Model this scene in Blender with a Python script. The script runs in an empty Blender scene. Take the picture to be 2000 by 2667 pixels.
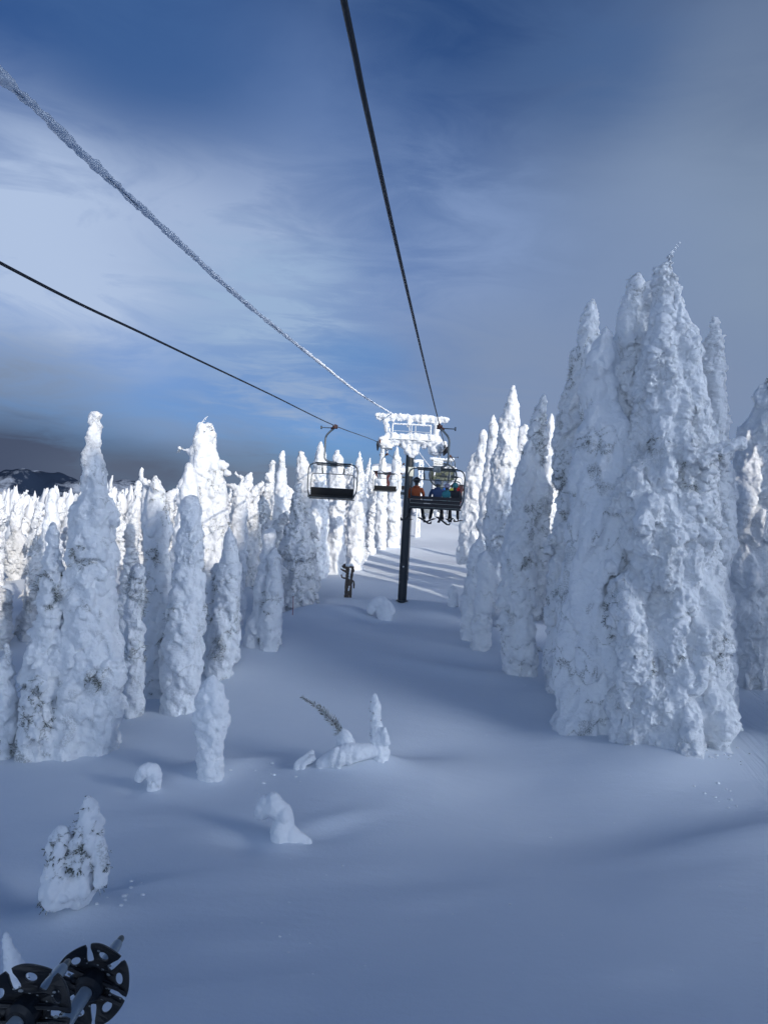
import bpy, bmesh, math, random
import numpy as np
from mathutils import Vector, Matrix, Euler

scene = bpy.context.scene
COL = scene.collection
RNG = np.random.default_rng(7)
random.seed(7)
R = math.radians
F = 1926.0            # focal length in photo pixels (26 mm equivalent phone lens)
ROLL = R(3.2)
CR, SR = math.cos(ROLL), math.sin(ROLL)

def P(px, py, d):
    """point of the world seen at photo position (px,py) at distance d along the lift line"""
    u = (px - 1000.0) / F * d; v = (1333.5 - py) / F * d
    return np.array([u * CR - v * SR, d, u * SR + v * CR])

# ------------------------------------------------------------------ noise
def _hash(ix, iy, iz, seed):
    h = (ix * 374761393 + iy * 668265263 + iz * 2147483647 + seed * 974634777) & 0xFFFFFFFF
    h = ((h ^ (h >> 13)) * 1274126177) & 0xFFFFFFFF
    h = ((h ^ (h >> 16)) * 2246822519) & 0xFFFFFFFF
    return (h ^ (h >> 15)) & 0xFFFFFFFF

def vnoise(p, seed=0):
    p = np.asarray(p, float)
    i = np.floor(p).astype(np.int64); f = p - i
    f = f * f * f * (f * (f * 6 - 15) + 10)
    out = np.zeros(len(p))
    for dx in (0, 1):
        wx = f[:, 0] if dx else 1 - f[:, 0]
        for dy in (0, 1):
            wy = f[:, 1] if dy else 1 - f[:, 1]
            for dz in (0, 1):
                wz = f[:, 2] if dz else 1 - f[:, 2]
                out += wx * wy * wz * (_hash(i[:, 0] + dx, i[:, 1] + dy, i[:, 2] + dz, seed) / 4294967295.0)
    return out * 2 - 1

def fbm(p, seed=0, octaves=3, gain=.5):
    s = np.zeros(len(p)); a = 1.0; q = np.asarray(p, float).copy()
    for k in range(octaves):
        s += a * vnoise(q, seed + k * 17); a *= gain; q = q * 2.03 + 11.7
    return s

def worley(p, seed=0, with_dz=False):
    """distances to nearest and second nearest feature point"""
    p = np.asarray(p, float)
    i = np.floor(p).astype(np.int64)
    f1 = np.full(len(p), 9.0); f2 = np.full(len(p), 9.0); dzn = np.zeros(len(p))
    for dx in (-1, 0, 1):
        for dy in (-1, 0, 1):
            for dz in (-1, 0, 1):
                cx, cy, cz = i[:, 0] + dx, i[:, 1] + dy, i[:, 2] + dz
                h = _hash(cx, cy, cz, seed)
                q = np.stack([cx + (h & 1023) / 1023.0, cy + ((h >> 10) & 1023) / 1023.0, cz + ((h >> 20) & 1023) / 1023.0], 1)
                d = np.sqrt(((p - q) ** 2).sum(1))
                new1 = d < f1
                f2 = np.where(new1, f1, np.minimum(f2, d)); f1 = np.where(new1, d, f1)
                dzn = np.where(new1, p[:, 2] - q[:, 2], dzn)
    return (f1, f2, dzn) if with_dz else (f1, f2)

def smooth(a, b, x):
    t = np.clip((x - a) / (b - a), 0, 1)
    return t * t * (3 - 2 * t)

# ------------------------------------------------------------------ mesh helpers
def mesh_np(name, verts, faces, mats=(), smooth_shade=True):
    verts = np.asarray(verts, np.float32); faces = np.asarray(faces, np.int32)
    me = bpy.data.meshes.new(name)
    n, k = faces.shape
    me.vertices.add(len(verts)); me.vertices.foreach_set('co', verts.ravel())
    me.loops.add(n * k); me.loops.foreach_set('vertex_index', faces.ravel())
    me.polygons.add(n); me.polygons.foreach_set('loop_start', np.arange(n, dtype=np.int32) * k)
    me.polygons.foreach_set('loop_total', np.full(n, k, np.int32))
    me.polygons.foreach_set('use_smooth', np.full(n, smooth_shade, bool))
    me.update(calc_edges=True)
    for m in mats: me.materials.append(m)
    return me

def get_np(me):
    v = np.empty(len(me.vertices) * 3, np.float32); me.vertices.foreach_get('co', v)
    nr = np.empty(len(me.vertices) * 3, np.float32); me.vertices.foreach_get('normal', nr)
    return v.reshape(-1, 3).astype(float), nr.reshape(-1, 3).astype(float)

def link(name, me, parent=None, loc=None):
    o = bpy.data.objects.new(name, me); COL.objects.link(o)
    if parent is not None: o.parent = parent
    if loc is not None: o.location = loc
    return o

def tag(o, label=None, cat=None, group=None, kind=None):
    if label: o['label'] = label
    if cat: o['category'] = cat
    if group: o['group'] = group
    if kind: o['kind'] = kind
    return o

def empty(name, loc, label, cat, group=None):
    o = bpy.data.objects.new(name, None); COL.objects.link(o); o.location = loc
    return tag(o, label, cat, group)

class MB:
    """collects simple shapes into ONE mesh"""
    def __init__(s): s.v = []; s.f = []; s.n = 0; s.m = []
    def add(s, v, f, m=0):
        s.v.append(np.asarray(v, float)); s.f += [tuple(int(i) + s.n for i in q) for q in f]; s.m += [m] * len(f); s.n += len(v)
    def box(s, c, size, rot=None, m=0, bev=0.0):
        hx, hy, hz = [a / 2 for a in size]
        b = min(bev, hx * .9, hy * .9, hz * .9)
        if b <= 0:
            v = np.array([[x, y, z] for x in (-hx, hx) for y in (-hy, hy) for z in (-hz, hz)])
            f = [(0, 1, 3, 2), (4, 6, 7, 5), (0, 4, 5, 1), (2, 3, 7, 6), (0, 2, 6, 4), (1, 5, 7, 3)]
        else:
            bm = bmesh.new(); bmesh.ops.create_cube(bm, size=1)
            for q in bm.verts: q.co = Vector((q.co.x * 2 * hx, q.co.y * 2 * hy, q.co.z * 2 * hz))
            bmesh.ops.bevel(bm, geom=bm.edges[:], offset=b, segments=2, affect='EDGES', profile=.6)
            bm.verts.index_update()
            v = np.array([q.co[:] for q in bm.verts]); f = [tuple(q.index for q in p.verts) for p in bm.faces]; bm.free()
        if rot is not None: v = v @ np.array(Euler(rot).to_matrix()).T
        s.add(v + np.asarray(c, float), f, m)
    def tube(s, pts, r, n=10, m=0, cap=True, closed=False):
        pts = np.asarray(pts, float); k = len(pts)
        rr = np.full(k, r) if np.isscalar(r) else np.asarray(r, float)
        T = np.gradient(pts, axis=0)
        if closed: T = (np.roll(pts, -1, 0) - np.roll(pts, 1, 0))
        T /= np.linalg.norm(T, axis=1)[:, None] + 1e-12
        up = np.array([0, 0, 1.0]) if abs(T[0, 2]) < .9 else np.array([0, 1.0, 0])
        N = np.zeros_like(T); a = np.cross(T[0], up); N[0] = a / np.linalg.norm(a)
        for i in range(1, k):
            a = N[i - 1] - T[i] * np.dot(N[i - 1], T[i]); N[i] = a / (np.linalg.norm(a) + 1e-12)
        B = np.cross(T, N)
        th = np.linspace(0, 2 * np.pi, n, endpoint=False)
        v = pts[:, None, :] + rr[:, None, None] * (np.cos(th)[None, :, None] * N[:, None, :] + np.sin(th)[None, :, None] * B[:, None, :])
        v = v.reshape(-1, 3); f = []
        for i in range(k if closed else k - 1):
            j2 = (i + 1) % k
            for j in range(n):
                f.append((i * n + j, j2 * n + j, j2 * n + (j + 1) % n, i * n + (j + 1) % n))
        if cap and not closed:
            f.append(tuple(range(n))[::1]); f.append(tuple((k - 1) * n + j for j in reversed(range(n))))
        s.add(v, f, m)
    def cyl(s, a, b, r, n=16, m=0, r2=None):
        s.tube([a, b], [r, r if r2 is None else r2], n, m)
    def ball(s, c, rad, m=0, sub=2):
        v, f = ICO[sub]
        s.add(v * np.asarray(rad, float) + np.asarray(c, float), f, m)
    def prism(s, poly, z0, z1, m=0):
        """poly: list of (x,y), extruded in z"""
        n = len(poly)
        v = [(x, y, z0) for x, y in poly] + [(x, y, z1) for x, y in poly]
        f = [tuple(reversed(range(n))), tuple(range(n, 2 * n))] + [(i, (i + 1) % n, n + (i + 1) % n, n + i) for i in range(n)]
        s.add(v, f, m)
    def mesh(s, name, mats, smooth_shade=True, xf=None):
        V = np.concatenate(s.v)
        if xf is not None: V = xf(V)
        me = bpy.data.meshes.new(name); me.from_pydata([tuple(map(float, q)) for q in V], [], s.f); me.update()
        for m in (mats if isinstance(mats, (list, tuple)) else [mats]): me.materials.append(m)
        me.polygons.foreach_set('material_index', np.array(s.m, np.int32))
        if smooth_shade:
            me.polygons.foreach_set('use_smooth', np.ones(len(s.f), bool))
            try: me.set_sharp_from_angle(angle=R(40))
            except Exception: pass
        return me
    def build(s, name, mats, parent=None, smooth_shade=True, loc=None):
        return link(name, s.mesh(name, mats, smooth_shade), parent, loc)

def ico(sub):
    bm = bmesh.new(); bmesh.ops.create_icosphere(bm, subdivisions=sub, radius=1.0)
    bm.verts.index_update()
    v = np.array([q.co[:] for q in bm.verts]); f = np.array([[q.index for q in p.verts] for p in bm.faces]); bm.free()
    return v, f
ICO = {1: ico(1), 2: ico(2), 3: ico(3)}

def catmull(pts, n=8):
    pts = [np.asarray(p, float) for p in pts]; q = [2 * pts[0] - pts[1]] + pts + [2 * pts[-1] - pts[-2]]; out = []
    for i in range(1, len(q) - 2):
        for k in range(n):
            t = k / n
            out.append(.5 * ((2 * q[i]) + (-q[i - 1] + q[i + 1]) * t + (2 * q[i - 1] - 5 * q[i] + 4 * q[i + 1] - q[i + 2]) * t * t + (-q[i - 1] + 3 * q[i] - 3 * q[i + 1] + q[i + 2]) * t ** 3))
    out.append(pts[-1]); return np.array(out)

def round_path(pts, r, n=6):
    """polyline with filleted corners"""
    pts = [np.asarray(p, float) for p in pts]; out = [pts[0]]
    for a, b, c in zip(pts[:-2], pts[1:-1], pts[2:]):
        l1 = np.linalg.norm(a - b); l2 = np.linalg.norm(c - b); rr = min(r, l1 * .49, l2 * .49)
        s = b + (a - b) / l1 * rr; e = b + (c - b) / l2 * rr
        for k in range(n + 1):
            t = k / n; out.append((1 - t) ** 2 * s + 2 * t * (1 - t) * b + t * t * e)
    out.append(pts[-1]); return np.array(out)

# ------------------------------------------------------------------ materials
def new_mat(name):
    m = bpy.data.materials.new(name); m.use_nodes = True
    nt = m.node_tree; b = nt.nodes['Principled BSDF']
    return m, nt, b

def N(nt, typ, **kw):
    n = nt.nodes.new(typ)
    for k, v in kw.items():
        if k == 'inp':
            for a, b in v.items(): n.inputs[a].default_value = b
        else: setattr(n, k, v)
    return n

def simple_mat(name, col, rough=.5, metal=0.0, var=.12, scale=8, bump=.0, bscale=60):
    m, nt, b = new_mat(name)
    b.inputs['Roughness'].default_value = rough; b.inputs['Metallic'].default_value = metal
    tc = N(nt, 'ShaderNodeTexCoord'); no = N(nt, 'ShaderNodeTexNoise', inp={'Scale': scale, 'Detail': 5})
    nt.links.new(tc.outputs['Object'], no.inputs['Vector'])
    mx = N(nt, 'ShaderNodeMix', data_type='RGBA')
    mx.inputs[6].default_value = tuple(c * (1 - var) for c in col) + (1,); mx.inputs[7].default_value = tuple(min(1, c * (1 + var)) for c in col) + (1,)
    nt.links.new(no.outputs['Fac'], mx.inputs[0]); nt.links.new(mx.outputs[2], b.inputs['Base Color'])
    if bump:
        n2 = N(nt, 'ShaderNodeTexNoise', inp={'Scale': bscale, 'Detail': 4}); nt.links.new(tc.outputs['Object'], n2.inputs['Vector'])
        bp = N(nt, 'ShaderNodeBump', inp={'Strength': bump, 'Distance': .01}); nt.links.new(n2.outputs['Fac'], bp.inputs['Height'])
        nt.links.new(bp.outputs['Normal'], b.inputs['Normal'])
    return m

def snow_mat(name, col=(.86, .88, .9), grain=.5, scale=9.0, dist=.05, needles=False, cover=.5, far=False):
    """rime snow; needles=True shows frosted needles and bark where the 'bare' attribute says the snow is missing"""
    m, nt, b = new_mat(name); L = nt.links
    b.inputs['Roughness'].default_value = .75
    b.inputs['Specular IOR Level'].default_value = .25
    tc = N(nt, 'ShaderNodeTexCoord')
    n1 = N(nt, 'ShaderNodeTexNoise', inp={'Scale': scale, 'Detail': 7, 'Roughness': .62}); L.new(tc.outputs['Object'], n1.inputs['Vector'])
    bp = N(nt, 'ShaderNodeBump', inp={'Strength': grain, 'Distance': dist}); L.new(n1.outputs['Fac'], bp.inputs['Height'])
    L.new(bp.outputs['Normal'], b.inputs['Normal'])
    c0 = tuple(c * .97 for c in col) + (1,); c1 = tuple(col) + (1,)
    mx = N(nt, 'ShaderNodeMix', data_type='RGBA'); mx.inputs[6].default_value = c0; mx.inputs[7].default_value = c1
    n2 = N(nt, 'ShaderNodeTexNoise', inp={'Scale': 1.3, 'Detail': 3}); L.new(tc.outputs['Object'], n2.inputs['Vector'])
    L.new(n2.outputs['Fac'], mx.inputs[0])
    out = mx.outputs[2]
    if needles:
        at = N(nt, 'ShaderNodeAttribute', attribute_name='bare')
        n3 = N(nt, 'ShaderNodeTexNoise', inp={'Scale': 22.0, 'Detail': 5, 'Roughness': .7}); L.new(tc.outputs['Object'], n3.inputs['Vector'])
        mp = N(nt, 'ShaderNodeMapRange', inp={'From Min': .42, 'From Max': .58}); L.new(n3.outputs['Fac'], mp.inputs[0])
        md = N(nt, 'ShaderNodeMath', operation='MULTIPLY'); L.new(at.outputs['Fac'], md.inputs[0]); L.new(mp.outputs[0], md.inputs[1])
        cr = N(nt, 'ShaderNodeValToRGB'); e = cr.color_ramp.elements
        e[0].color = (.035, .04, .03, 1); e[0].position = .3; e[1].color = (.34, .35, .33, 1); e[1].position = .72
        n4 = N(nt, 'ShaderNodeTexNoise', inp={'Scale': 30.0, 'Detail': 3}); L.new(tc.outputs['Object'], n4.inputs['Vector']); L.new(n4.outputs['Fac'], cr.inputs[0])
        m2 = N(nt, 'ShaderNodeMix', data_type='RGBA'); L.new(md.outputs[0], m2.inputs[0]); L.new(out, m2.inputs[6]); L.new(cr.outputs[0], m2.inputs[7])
        out = m2.outputs[2]
    L.new(out, b.inputs['Base Color'])
    return m

M = {}
M['tree'] = snow_mat('rime_snow_on_tree', grain=.9, scale=7, dist=.10, needles=True)
M['tree_mid'] = snow_mat('rime_snow_on_forest_tree', col=(.82, .83, .84), grain=.9, scale=5, dist=.14, needles=True)
M['far'] = snow_mat('far_frosted_forest', col=(.80, .81, .82), grain=.3, scale=2, dist=.1)
M['softsnow'] = snow_mat('soft_pillow_snow', grain=.3, scale=14, dist=.025, needles=True)
M['rime'] = snow_mat('rime_crust', col=(.84, .86, .88), grain=.5, scale=25, dist=.02)
M['cable_rime'] = snow_mat('cable_rime', col=(.88, .90, .92), grain=.15, scale=12, dist=.008)
M['needle'] = simple_mat('frosted_needles', (.10, .11, .085), .8, var=.5, scale=30)
M['needle_white'] = simple_mat('rimed_needles', (.78, .80, .82), .8, var=.15, scale=30)
M['bark'] = simple_mat('grey_brown_bark', (.10, .08, .065), .9, var=.5, scale=14, bump=.6, bscale=30)
M['pole'] = simple_mat('dark_green_painted_steel', (.012, .019, .025), .5, .0, .3, 3, .1)
M['steel'] = simple_mat('galvanised_steel', (.17, .185, .19), .42, .85, .25, 12)
M['dsteel'] = simple_mat('dark_chair_tube', (.06, .072, .078), .4, .6, .3, 12)
M['rope'] = simple_mat('greased_wire_rope', (.035, .036, .042), .5, .55, .4, 40)
M['black'] = simple_mat('black_seat_pad', (.006, .007, .009), .85, 0, .4, 6)
M['slat'] = simple_mat('dark_slat', (.012, .013, .018), .8, 0, .3, 6)
M['rubber'] = simple_mat('black_rubber', (.016, .018, .022), .55, 0, .3, 6)
M['sign'] = simple_mat('off_white_sign', (.72, .72, .60), .5, 0, .06, 10)
M['signw'] = simple_mat('white_sign', (.80, .80, .76), .5, 0, .05, 10)
M['ink'] = simple_mat('black_lettering', (.02, .02, .02), .6, 0, .1, 10)
M['olive'] = simple_mat('olive_machinery', (.085, .10, .065), .55, .1, .35, 4)
M['grey'] = simple_mat('grey_housing', (.22, .24, .25), .5, .1, .2, 4)
M['red'] = simple_mat('red_painted_boards', (.08, .015, .012), .7, 0, .25, 5, .2, 20)
M['glass'] = simple_mat('dark_window_glass', (.03, .04, .05), .1, 0, .2, 4)
M['rust'] = simple_mat('rust_brown_steel', (.12, .05, .035), .6, .3, .4, 20)
M['basket'] = simple_mat('black_plastic', (.006, .007, .010), .5, 0, .3, 20, .15, 90)
M['carbide'] = simple_mat('grey_pole_tip', (.36, .40, .42), .35, .2, .15, 40)
M['ferrule'] = simple_mat('worn_metal_tip', (.20, .20, .18), .4, .7, .3, 80)
# ------------------------------------------------------------------ light: low winter sun from behind, right
SUN_AZ = np.array([.55, -.835]); SUN_AZ = SUN_AZ / np.linalg.norm(SUN_AZ)
SUN_EL = R(22)
SUNV = np.array([SUN_AZ[0] * math.cos(SUN_EL), SUN_AZ[1] * math.cos(SUN_EL), math.sin(SUN_EL)])
sd = bpy.data.lights.new('sun', 'SUN'); sd.energy = 3.0; sd.angle = R(.55); sd.color = (1.0, .93, .84)
so = bpy.data.objects.new('sun', sd); COL.objects.link(so)
so.rotation_euler = Vector(-SUNV).to_track_quat('-Z', 'Y').to_euler()

w = bpy.data.worlds.new('World'); scene.world = w; w.use_nodes = True
nt = w.node_tree; L = nt.links; bg = nt.nodes['Background']
sky = N(nt, 'ShaderNodeTexSky', sky_type='NISHITA'); sky.sun_disc = False
sky.sun_elevation = SUN_EL; sky.sun_rotation = math.atan2(SUN_AZ[0], SUN_AZ[1])
sky.altitude = 2000; sky.air_density = 1.0; sky.dust_density = .3; sky.ozone_density = 2.5
tc = N(nt, 'ShaderNodeTexCoord'); D = tc.outputs['Generated']

def math_n(op, a, b=None, clamp=False):
    n = N(nt, 'ShaderNodeMath', operation=op); n.use_clamp = clamp
    for i, x in enumerate((a, b)):
        if x is None: continue
        if hasattr(x, 'links'): L.new(x, n.inputs[i])
        else: n.inputs[i].default_value = x
    return n.outputs[0]

def lobe(px, py, width_deg, soft=1.0, squash=1.0):
    """1 towards a direction, falling to 0 at width_deg; squash>1 makes it a flat band"""
    d = P(px, py, 1.0); d = d / np.linalg.norm(d)
    return lobe_dir(d, width_deg, squash)
def lobe_dir(d, width_deg, squash=1.0):
    sub = N(nt, 'ShaderNodeVectorMath', operation='SUBTRACT'); L.new(D, sub.inputs[0]); sub.inputs[1].default_value = tuple(d)
    sc = N(nt, 'ShaderNodeVectorMath', operation='MULTIPLY'); L.new(sub.outputs[0], sc.inputs[0]); sc.inputs[1].default_value = (1, 1, squash)
    ln = N(nt, 'ShaderNodeVectorMath', operation='LENGTH'); L.new(sc.outputs[0], ln.inputs[0])
    mr = N(nt, 'ShaderNodeMapRange', interpolation_type='SMOOTHERSTEP', inp={'From Min': 0.0, 'From Max': R(width_deg), 'To Min': 1.0, 'To Max': 0.0})
    L.new(ln.outputs['Value'], mr.inputs[0]); return mr.outputs[0]

def sky_noise(scale, vec=(1, 1, 2.6), detail=6, rough=.55, dist=.3, lo=.35, hi=.7, off=(0, 0, 0)):
    mp = N(nt, 'ShaderNodeMapping'); mp.inputs['Scale'].default_value = vec; mp.inputs['Location'].default_value = off; L.new(D, mp.inputs[0])
    no = N(nt, 'ShaderNodeTexNoise', inp={'Scale': scale, 'Detail': detail, 'Roughness': rough, 'Distortion': dist}); L.new(mp.outputs[0], no.inputs['Vector'])
    mr = N(nt, 'ShaderNodeMapRange', interpolation_type='SMOOTHSTEP', inp={'From Min': lo, 'From Max': hi}); L.new(no.outputs['Fac'], mr.inputs[0]); return mr.outputs[0]

def addv(*xs):
    a = xs[0]
    for b in xs[1:]: a = math_n('ADD', a, b)
    return a
def mixc(f, a, b):
    n = N(nt, 'ShaderNodeMix', data_type='RGBA'); L.new(f, n.inputs[0]) if hasattr(f, 'links') else setattr(n.inputs[0], 'default_value', f)
    for i, x in ((6, a), (7, b)):
        if hasattr(x, 'links'): L.new(x, n.inputs[i])
        else: n.inputs[i].default_value = tuple(x) + (1,)
    return n.outputs[2]

K = 10.0   # the Background strength below is .1
def kc(*c): return tuple(x * K for x in c)
base = sky.outputs[0]
tint = N(nt, 'ShaderNodeMix', data_type='RGBA', blend_type='MULTIPLY'); tint.inputs[0].default_value = 1.0
L.new(base, tint.inputs[6]); tint.inputs[7].default_value = (.27, .48, .78, 1); base = tint.outputs[2]
n_a = sky_noise(2.2, (1, 1, 2.0), 7, .55, .6, .30, .72)
n_b = sky_noise(5.5, (1, 1, 3.4), 7, .6, .8, .32, .68, (3, 1, 2))
n_c = sky_noise(11., (1, .8, 6.0), 6, .6, .5, .38, .7, (7, 2, 5))
# veil of high cloud everywhere, thin
veil = math_n('MULTIPLY', math_n('ADD', math_n('MULTIPLY', n_a, .15), math_n('MULTIPLY', n_b, .12)), 1.0)
col = mixc(math_n('MULTIPLY', veil, .9, True), base, kc(.16, .265, .455))
# pale clouds: left middle, centre, right
def cloud(col, mask, color, amount, noise=None, keep=.55):
    f = math_n('MULTIPLY', mask, amount)
    if noise is not None: f = math_n('MULTIPLY', f, math_n('ADD', math_n('MULTIPLY', noise, 1 - keep), keep))
    return mixc(math_n('MULTIPLY', f, 1.0, True), col, color)
col = cloud(col, lobe(2000, 640, 27), kc(.225, .30, .43), 1.15, n_a, .8)
col = cloud(col, lobe(1560, 760, 17), kc(.20, .28, .455), .9, n_a, .55)
col = cloud(col, lobe(2050, 170, 11), kc(.13, .19, .32), .8, n_b, .6)
col = cloud(col, lobe(160, 660, 19, squash=1.3), kc(.43, .54, .75), 1.4, n_b, .55)
col = cloud(col, lobe(600, 590, 14, squash=1.3), kc(.37, .47, .68), 1.4, n_b, .45)
col = cloud(col, lobe(720, 800, 14, squash=1.5), kc(.32, .45, .66), 1.3, n_c, .5)
col = cloud(col, lobe(760, 300, 13, squash=1.2), kc(.15, .24, .46), .8, n_a, .4)
col = cloud(col, lobe(1150, 700, 15), kc(.23, .33, .56), .95, n_b, .5)
col = cloud(col, lobe(1350, 1030, 17, squash=1.3), kc(.215, .29, .45), 1.1, n_b, .75)
col = cloud(col, lobe(1750, 1080, 14, squash=1.3), kc(.21, .275, .42), 1.0, n_b, .8)
col = cloud(col, lobe(420, 130, 15, squash=1.5), kc(.048, .118, .30), .95, n_b, .7)
col = cloud(col, lobe(1560, 170, 10, squash=1.2), kc(.055, .12, .28), .7, n_b, .6)
# clear blue strip and thin white streaks above the tower
col = cloud(col, lobe(930, 930, 7, squash=2.6), kc(.12, .27, .56), .7, n_b, .5)
col = cloud(col, lobe(760, 1050, 15, squash=3.0), kc(.30, .41, .61), 1.0, n_c, .35)
col = cloud(col, lobe(500, 1130, 13, squash=2.8), kc(.21, .30, .48), .85, n_b, .5)
col = cloud(col, lobe(1500, 1330, 30, squash=3.2), kc(.20, .26, .40), 1.2, n_b, .85)
col = cloud(col, lobe(800, 1340, 20, squash=3.6), kc(.15, .20, .30), 1.2, n_b, .85)
# dark cloud bank low on the left
col = cloud(col, lobe(20, 1010, 13, squash=2.0), kc(.20, .26, .37), .95, n_b, .55)
col = cloud(col, lobe(660, 1240, 13, squash=2.8), kc(.15, .195, .285), 1.15, n_c, .7)
col = cloud(col, lobe(900, 1285, 9, squash=2.6), kc(.15, .195, .29), 1.0, n_c, .6)
col = cloud(col, lobe(-40, 1215, 18, squash=2.7), kc(.066, .088, .15), 1.4, n_c, .8)
col = cloud(col, lobe(360, 1240, 11, squash=2.8), kc(.10, .13, .20), 1.1, n_b, .7)
# behind the camera: glow round the sun, two added patches to light the trees
sunglow = lobe_dir(SUNV, 60)
def dirv(az, el): return np.array([math.sin(R(az)) * math.cos(R(el)), math.cos(R(az)) * math.cos(R(el)), math.sin(R(el))])
key_glow = lobe_dir(dirv(119, 18), 21)
low = lobe_dir(dirv(196, 8), 52, 2.1)
col = mixc(math_n('MULTIPLY', sunglow, .75, True), col, kc(.50, .66, .98))
col = mixc(math_n('MULTIPLY', low, .95, True), col, kc(1.55, 1.9, 2.4))
col = mixc(math_n('MULTIPLY', key_glow, .95, True), col, kc(12.0, 13.2, 15.0))
L.new(col, bg.inputs['Color']); bg.inputs['Strength'].default_value = .1

scene.view_settings.view_transform = 'Standard'; scene.view_settings.look = 'None'
scene.view_settings.exposure = 0.0; scene.view_settings.gamma = 1.0

cam = bpy.data.cameras.new('camera'); cam.sensor_fit = 'VERTICAL'; cam.sensor_height = 24
cam.angle_y = 2 * math.atan(1333.5 / F) if hasattr(cam, 'angle_y') else cam.angle_y
cam.lens = 12 * F / 1333.5
cam.clip_start = .05; cam.clip_end = 40000
co = bpy.data.objects.new('camera', cam); COL.objects.link(co); scene.camera = co
co.matrix_world = Matrix(((CR, -SR, 0, 0), (0, 0, -1, 0), (SR, CR, 0, 0), (0, 0, 0, 1)))

scene.cycles.use_adaptive_sampling = True
scene.cycles.max_bounces = 6; scene.cycles.diffuse_bounces = 4
scene.cycles.use_denoising = True

# ------------------------------------------------------------------ terrain
PY = np.array([-400, -60, -20, 0, 15, 26, 38, 50, 65, 80, 100, 150, 200, 320, 700, 1400, 3000, 20000.])
PZ = np.array([-30, -12, -10.8, -9.9, -9.1, -8.35, -7.3, -6.35, -5.2, -4.2, -3.6, -3.8, -4.6, -6, -10, -120, -420, -420.])
_ys = np.linspace(-400, 20000, 40801)
_k = np.exp(-np.linspace(-2, 2, 25) ** 2); _k /= _k.sum()
_zs = np.convolve(np.pad(np.interp(_ys, PY, PZ), 12, mode='edge'), _k, 'valid')
FEAT = []    # local drifts: (x, y, rx, ry, angle, amplitude)

def hill_sc(x, y): return x * SUN_AZ[0] + y * SUN_AZ[1], -x * SUN_AZ[1] + y * SUN_AZ[0]
def shade_plane(S_, C_):
    """height of the tree tops on the hill shoulder"""
    return 1.0 + math.tan(SUN_EL) * (S_ + 27.2) + 4.0 * smooth(15, 18.5, C_) * (1 - smooth(30, 34, C_)) + 3.2 * smooth(22, 24.5, C_) * (1 - smooth(28.2, 30, C_)) + 3.5 * np.exp(-((C_ - 21) / 3.0) ** 2)
def g0(x, y):
    x = np.asarray(x, float); y = np.asarray(y, float)
    z = np.interp(y, _ys, _zs)
    l = np.maximum(0, -3.5 - x); near = 1 - smooth(1200, 2600, y)
    z = z + 6.2 * np.exp(-((x - 4) / 26.0) ** 2 - ((y - 136) / 24.0) ** 2)          # knoll of the top terminal
    z = z - near * (.07 * np.minimum(l, 9) + 14.0 * (1 - np.exp(-np.maximum(0, l - 9) / 120.0)))
    r = np.maximum(0, x - 30)
    z = z - near * 3.0 * (1 - np.exp(-r / 90.0)) * smooth(20, 60, y)
    # unseen wooded rise behind and to the right, shaped to shade the foreground
    S_, C_ = hill_sc(x, y)
    hz = shade_plane(S_, C_) - 11.5
    k = smooth(14, 40, S_) * smooth(-30, -8, C_) * (1 - smooth(35, 43, C_)) * (1 - smooth(90, 200, S_))
    z = z + k * np.maximum(0, np.minimum(hz, 23) - z)
    return z

def g(x, y, detail=True):
    x = np.atleast_1d(np.asarray(x, float)); y = np.atleast_1d(np.asarray(y, float))
    z = g0(x, y); d = np.hypot(x, y); nf = 1 - smooth(120, 400, d)
    o = np.zeros_like(x)
    if detail:
        z = z + nf * (.32 * vnoise(np.stack([x / 11, y / 11, o], 1), 3) + .12 * vnoise(np.stack([x / 4.2 + 5, y / 6, o], 1), 5)
                      + .030 * vnoise(np.stack([(x + .5 * y) / 2.6, (y - .3 * x) / .9, o], 1), 9) * smooth(-.2, .5, vnoise(np.stack([x / 7, y / 7, o], 1), 31)))
        big = smooth(300, 1200, d)
        z = z + big * 9 * fbm(np.stack([x / 900, y / 900, o], 1), 21, 3)
    for (fx, fy, rx, ry, an, am) in FEAT:
        c, s = math.cos(an), math.sin(an); dx, dy = x - fx, y - fy
        a = (dx * c + dy * s) / rx; b = (-dx * s + dy * c) / ry
        z = z + am * np.exp(-(a * a + b * b))
    return z
def gz(x, y): return float(g(x, y)[0])

def ground_at(px, py, far=400):
    """where the line of sight through a photo position meets the snow"""
    ds = np.linspace(3, far, 8000); q = P(px, py, 1.0)
    z = g(q[0] * ds, ds); hit = np.where(q[2] * ds < z)[0]
    d = ds[hit[0]] if len(hit) else far
    return q[0] * d, d, gz(q[0] * d, d)

# drifts and hollows seen in the photograph
FEAT += [
    (-6.35, 17.6, 1.5, 1.0, .2, -.22),
    (8.0, 22.2, 5.2, 2.6, .35, -.65),     # hollow in front of the big tree
    (4.6, 26.5, 3.2, 3.6, .2, -.55),
    (2.2, 25.0, 4.5, 1.7, .5, .28),
    (11.5, 21.5, 3.6, 1.2, .25, .35),
    (-6.5, 37.5, 6.0, 4.0, 1.0, .9),      # crest where the left tree line ends
    (-4.2, 45.0, 3.2, 2.2, .9, .7),
    (-6.5, 49, 3.0, 2.4, .3, -.5),
    (-1.5, 46.5, 1.1, 1.0, 0, .30), (2.2, 50.2, 5.5, .8, -.05, .30), (6.2, 48.5, 3.0, 1.0, .1, .35),
    (4.0, 36.0, 3.2, .9, -.35, .25), (8.5, 32.5, 2.4, 1.5, .3, .35),
]

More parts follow.
